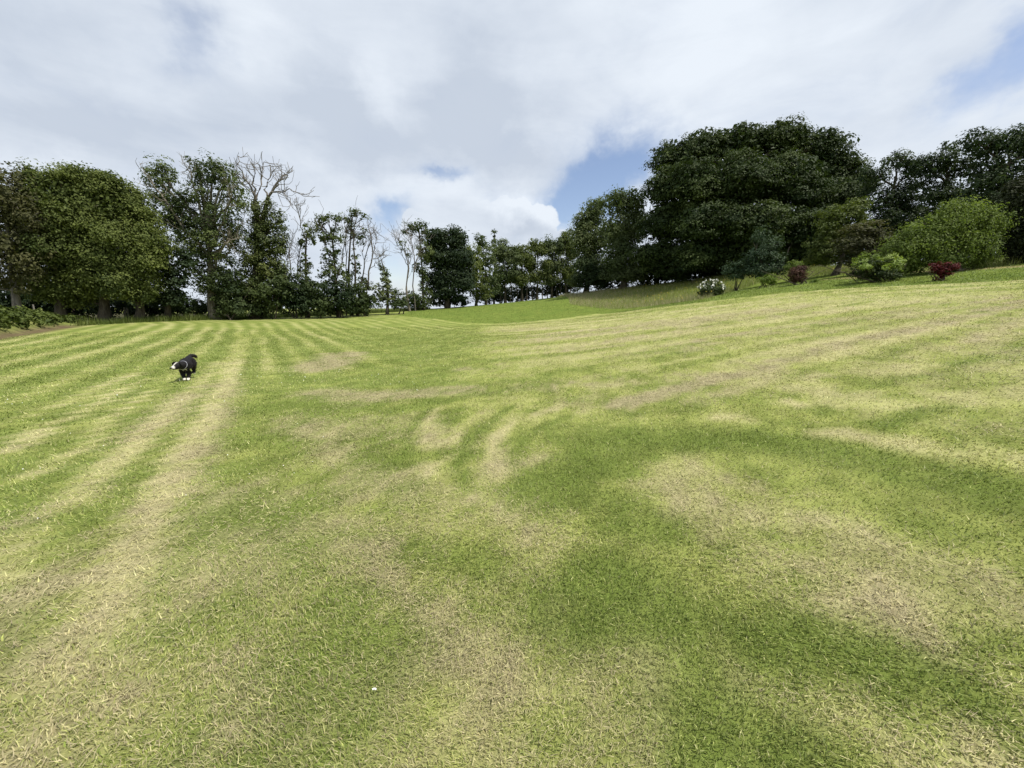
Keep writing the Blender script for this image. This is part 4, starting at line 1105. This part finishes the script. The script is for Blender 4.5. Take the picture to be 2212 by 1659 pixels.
# ------------------------------------------------------------------ the dog
def build_dog():
    fx, fy = -6.62, 8.35
    pt = ground_at(403, 823)
    zg = float(height(pt[0], pt[1]))
    nodes, edges, radii = [], [], []
    def chain(start, pts):
        prev = start
        for (x, y, z, rr) in pts:
            nodes.append((x, y, z)); radii.append(rr); i = len(nodes) - 1
            if prev is not None: edges.append((prev, i))
            prev = i
        return prev
    def N(x, y, z, rr, prev=None): return chain(prev, [(x, y, z, rr)])
    rump = N(-.27, 0, .45, .108)
    loin = N(-.15, 0, .425, .104, rump)
    rib = N(-.02, 0, .385, .120, loin)
    chest = N(.10, 0, .345, .125, rib)
    neck = N(.20, 0, .375, .092, chest)
    skull = N(.295, 0, .385, .098, neck)
    stop = N(.355, 0, .362, .066, skull)
    muz = N(.405, 0, .342, .050, stop)
    N(.445, 0, .338, .036, muz)
    t = N(-.36, 0, .500, .040, rump)
    chain(t, [(-.41, .03, .535, .044), (-.46, .09, .525, .044), (-.49, .13, .465, .022)])
    for s in (-1, 1):
        # front legs come down together, braced under the chest
        chain(chest, [(.12, s * .070, .29, .070), (.080, s * .066, .205, .050), (.110, s * .042, .10, .036), (.125, s * .036, .040, .028), (.170, s * .036, .020, .030)])
        # hind legs gathered in the air: thigh, stifle, hock, foot
        chain(rump, [(-.27, s * .080, .37, .095), (-.19, s * .088, .285, .062), (-.315, s * .075, .225, .038), (-.29, s * .07, .145, .030), (-.25, s * .07, .120, .030)])
    me = bpy.data.meshes.new('dog_skeleton'); me.from_pydata(nodes, edges, [])
    o = bpy.data.objects.new('dog_skeleton', me); COL.objects.link(o)
    md = o.modifiers.new('skin', 'SKIN'); md.use_smooth_shade = True
    for k, sv in enumerate(me.skin_vertices[0].data):
        sv.radius = (radii[k], radii[k]); sv.use_root = (k == 0)
    ss = o.modifiers.new('sub', 'SUBSURF'); ss.levels = 2; ss.render_levels = 2
    dg = bpy.context.evaluated_depsgraph_get()
    body = bpy.data.meshes.new_from_object(o.evaluated_get(dg))
    bpy.data.objects.remove(o)
    nv = len(body.vertices)
    co = np.empty(nv * 3, np.float32); body.vertices.foreach_get('co', co); co = co.reshape(-1, 3)
    nz = fbm(co[:, 0] * 30, co[:, 2] * 30 + co[:, 1] * 20, 601, 2) - .5
    wht = np.zeros(nv)
    wht = np.maximum(wht, smooth(co[:, 0] + nz * .03, .400, .420) * smooth(co[:, 2], .315, .335))          # muzzle
    blaze = (np.abs(co[:, 1]) < .009 + nz * .01) & (co[:, 0] > .32) & (co[:, 2] > .38)
    wht = np.maximum(wht, blaze * .9)
    wht = np.maximum(wht, (1 - smooth(co[:, 2] + nz * .03, .065, .085)) * (co[:, 0] > 0))                    # front feet
    wht = np.maximum(wht, .8 * (np.abs(co[:, 1]) < .05 + nz * .04) * (co[:, 0] > .17) * (co[:, 2] < .30))     # chest
    wht = np.maximum(wht, (1 - smooth(co[:, 2], .12, .135)) * (co[:, 0] < -.2) * .8)
    shade = np.array([.011, .010, .011]) * (1 - wht[:, None]) + np.array([.74, .70, .62]) * wht[:, None]
    aa = body.attributes.new('shade', 'FLOAT_COLOR', 'POINT'); aa.data.foreach_set('color', rgba(shade).astype(np.float32).ravel())
    def turn(p):
        """swing the head and neck to the dog's right"""
        p = np.array(p, float); a2 = -math.radians(34) * smooth(p[:, 0], .12, .34)
        dx, dy = p[:, 0] - .15, p[:, 1]
        far_ = p[:, 0] > .12
        q2 = p.copy(); q2[far_, 0] = (.15 + dx * np.cos(a2) - dy * np.sin(a2))[far_]; q2[far_, 1] = (dx * np.sin(a2) + dy * np.cos(a2))[far_]
        low = smooth(p[:, 2], .20, .30)[:, None]
        return p * (1 - low) + q2 * low
    # short ruffled coat
    nr = np.empty(nv * 3, np.float32); body.vertices.foreach_get('normal', nr); nr = nr.reshape(-1, 3)
    co2 = co + nr * (nz * .014 * (co[:, 0] < .36))[:, None]
    co2 = turn(co2)
    body.vertices.foreach_set('co', co2.ravel().astype(np.float32)); body.update()
    m, q = new_mat('dog_coat'); a_ = q.n('ShaderNodeAttribute', attribute_name='shade')
    b = principled(q, a_.outputs['Color'], .6, .15)
    tcx = q.n('ShaderNodeTexCoord'); nn = q.noise(tcx.outputs['Object'], 120, 4, .7)
    bpn = q.n('ShaderNodeBump'); bpn.inputs['Strength'].default_value = .5; bpn.inputs['Distance'].default_value = .01
    q.nt.links.new(nn, bpn.inputs['Height']); q.nt.links.new(bpn.outputs[0], b.inputs['Normal']); out(q, b.outputs[0])
    body.materials.clear(); body.materials.append(m)
    root = empty('dog', (pt[0], pt[1], zg))
    tag(root, 'black and white dog bounding across the mown lawn with its front paws down', 'dog')
    hd = math.atan2(-.88, .47)
    root.rotation_euler = (0, 0, hd); root.scale = (.94, .94, .94)
    off = np.array([.14, 0, 0])
    def part(name, me_): 
        if name != 'body':
            k = len(me_.vertices); cc_ = np.empty(k * 3, np.float32); me_.vertices.foreach_get('co', cc_)
            me_.vertices.foreach_set('co', turn(cc_.reshape(-1, 3)).astype(np.float32).ravel()); me_.update()
        ob = link(name, me_, root); ob.location = -Vector(off); return ob
    part('body', body)
    # ruffled fur standing off the body, one mass of tufts
    body.calc_loop_triangles(); tris = np.empty(len(body.loop_triangles) * 3, np.int32); body.loop_triangles.foreach_get('vertices', tris); tris = tris.reshape(-1, 3)
    cv = np.empty(nv * 3, np.float32); body.vertices.foreach_get('co', cv); cv = cv.reshape(-1, 3)
    ar = np.linalg.norm(np.cross(cv[tris[:, 1]] - cv[tris[:, 0]], cv[tris[:, 2]] - cv[tris[:, 0]]), axis=1)
    pick = rng.choice(len(tris), 5200, p=ar / ar.sum()); bc = rng.dirichlet((1, 1, 1), 5200)
    pf = (cv[tris[pick]] * bc[:, :, None]).sum(1); nf_ = unit(nr[tris[pick, 0]]); sh = shade[tris[pick, 0]]
    ok = (co[tris[pick, 0], 0] < .30) & (co[tris[pick, 0], 2] > .10)
    pf, nf_, sh = pf[ok], nf_[ok], sh[ok]; n_ = len(pf)
    gd = unit(np.array([-1.0, 0, -.55]) + rng.normal(size=(n_, 3)) * .35); gd = unit(gd - .75 * (gd * nf_).sum(1, keepdims=True) * nf_ + nf_ * .35)
    ln = rng.uniform(.02, .05, (n_, 1)); sd_ = unit(np.cross(gd, nf_)) * .0035
    fv = np.stack([pf - sd_, pf + sd_, pf + gd * ln], 1).reshape(-1, 3)
    fo = link('fur', mesh_from('fur', fv, np.arange(len(fv)), 3, m, {'shade': ('FLOAT_COLOR', rgba(np.repeat(sh * rng.uniform(.7, 1.6, (n_, 1)), 3, 0)))}), root)
    fo.location = -Vector(off); fo['kind'] = 'stuff'
    black = plain_mat('black_coat', (.012, .011, .011), .6, .15)
    import bmesh
    for s in (-1, 1):                                   # folded ears
        bm = bmesh.new()
        pts = [(.290, s * .050, .482), (.325, s * .075, .480), (.340, s * .115, .445), (.320, s * .130, .370), (.285, s * .115, .395), (.265, s * .070, .468)]
        top = [bm.verts.new(p) for p in pts]
        bot = [bm.verts.new((p[0] - .004, p[1] - s * .016, p[2] - .004)) for p in pts]
        bm.faces.new(top); bm.faces.new(bot[::-1])
        for i in range(6): bm.faces.new([top[i], bot[i], bot[(i + 1) % 6], top[(i + 1) % 6]])
        bmesh.ops.recalc_face_normals(bm, faces=bm.faces)
        me_ = bpy.data.meshes.new('ear'); bm.to_mesh(me_); bm.free(); me_.materials.append(black)
        ob = part('ear', me_); sb = ob.modifiers.new('round', 'SUBSURF'); sb.levels = 2; sb.render_levels = 2
    def ball(name, c, rr, mat):
        bm = bmesh.new(); bmesh.ops.create_uvsphere(bm, u_segments=12, v_segments=8, radius=1)
        for vv in bm.verts: vv.co = Vector((vv.co.x * rr[0] + c[0], vv.co.y * rr[1] + c[1], vv.co.z * rr[2] + c[2]))
        me_ = bpy.data.meshes.new(name); bm.to_mesh(me_); bm.free(); me_.materials.append(mat)
        for p in me_.polygons: p.use_smooth = True
        return part(name, me_)
    wet = plain_mat('wet_black', (.010, .009, .009), .2, .5)
    ball('nose', (.468, 0, .350), (.021, .025, .020), wet)
    for s in (-1, 1): ball('eye', (.362, s * .046, .408), (.010, .010, .010), wet)
    # pale collar round the neck
    ring = Wood(); aa_ = np.linspace(0, 2 * np.pi, 25)
    cpts = np.stack([.215 + .030 * np.sin(aa_) * -1, .096 * np.cos(aa_), .378 + .096 * np.sin(aa_)], 1)
    ring.limb(cpts, .0055, .0055, 6)
    part('collar', ring.mesh('collar', plain_mat('pale_collar', (.30, .30, .34), .5), np.zeros(3)))
build_dog()
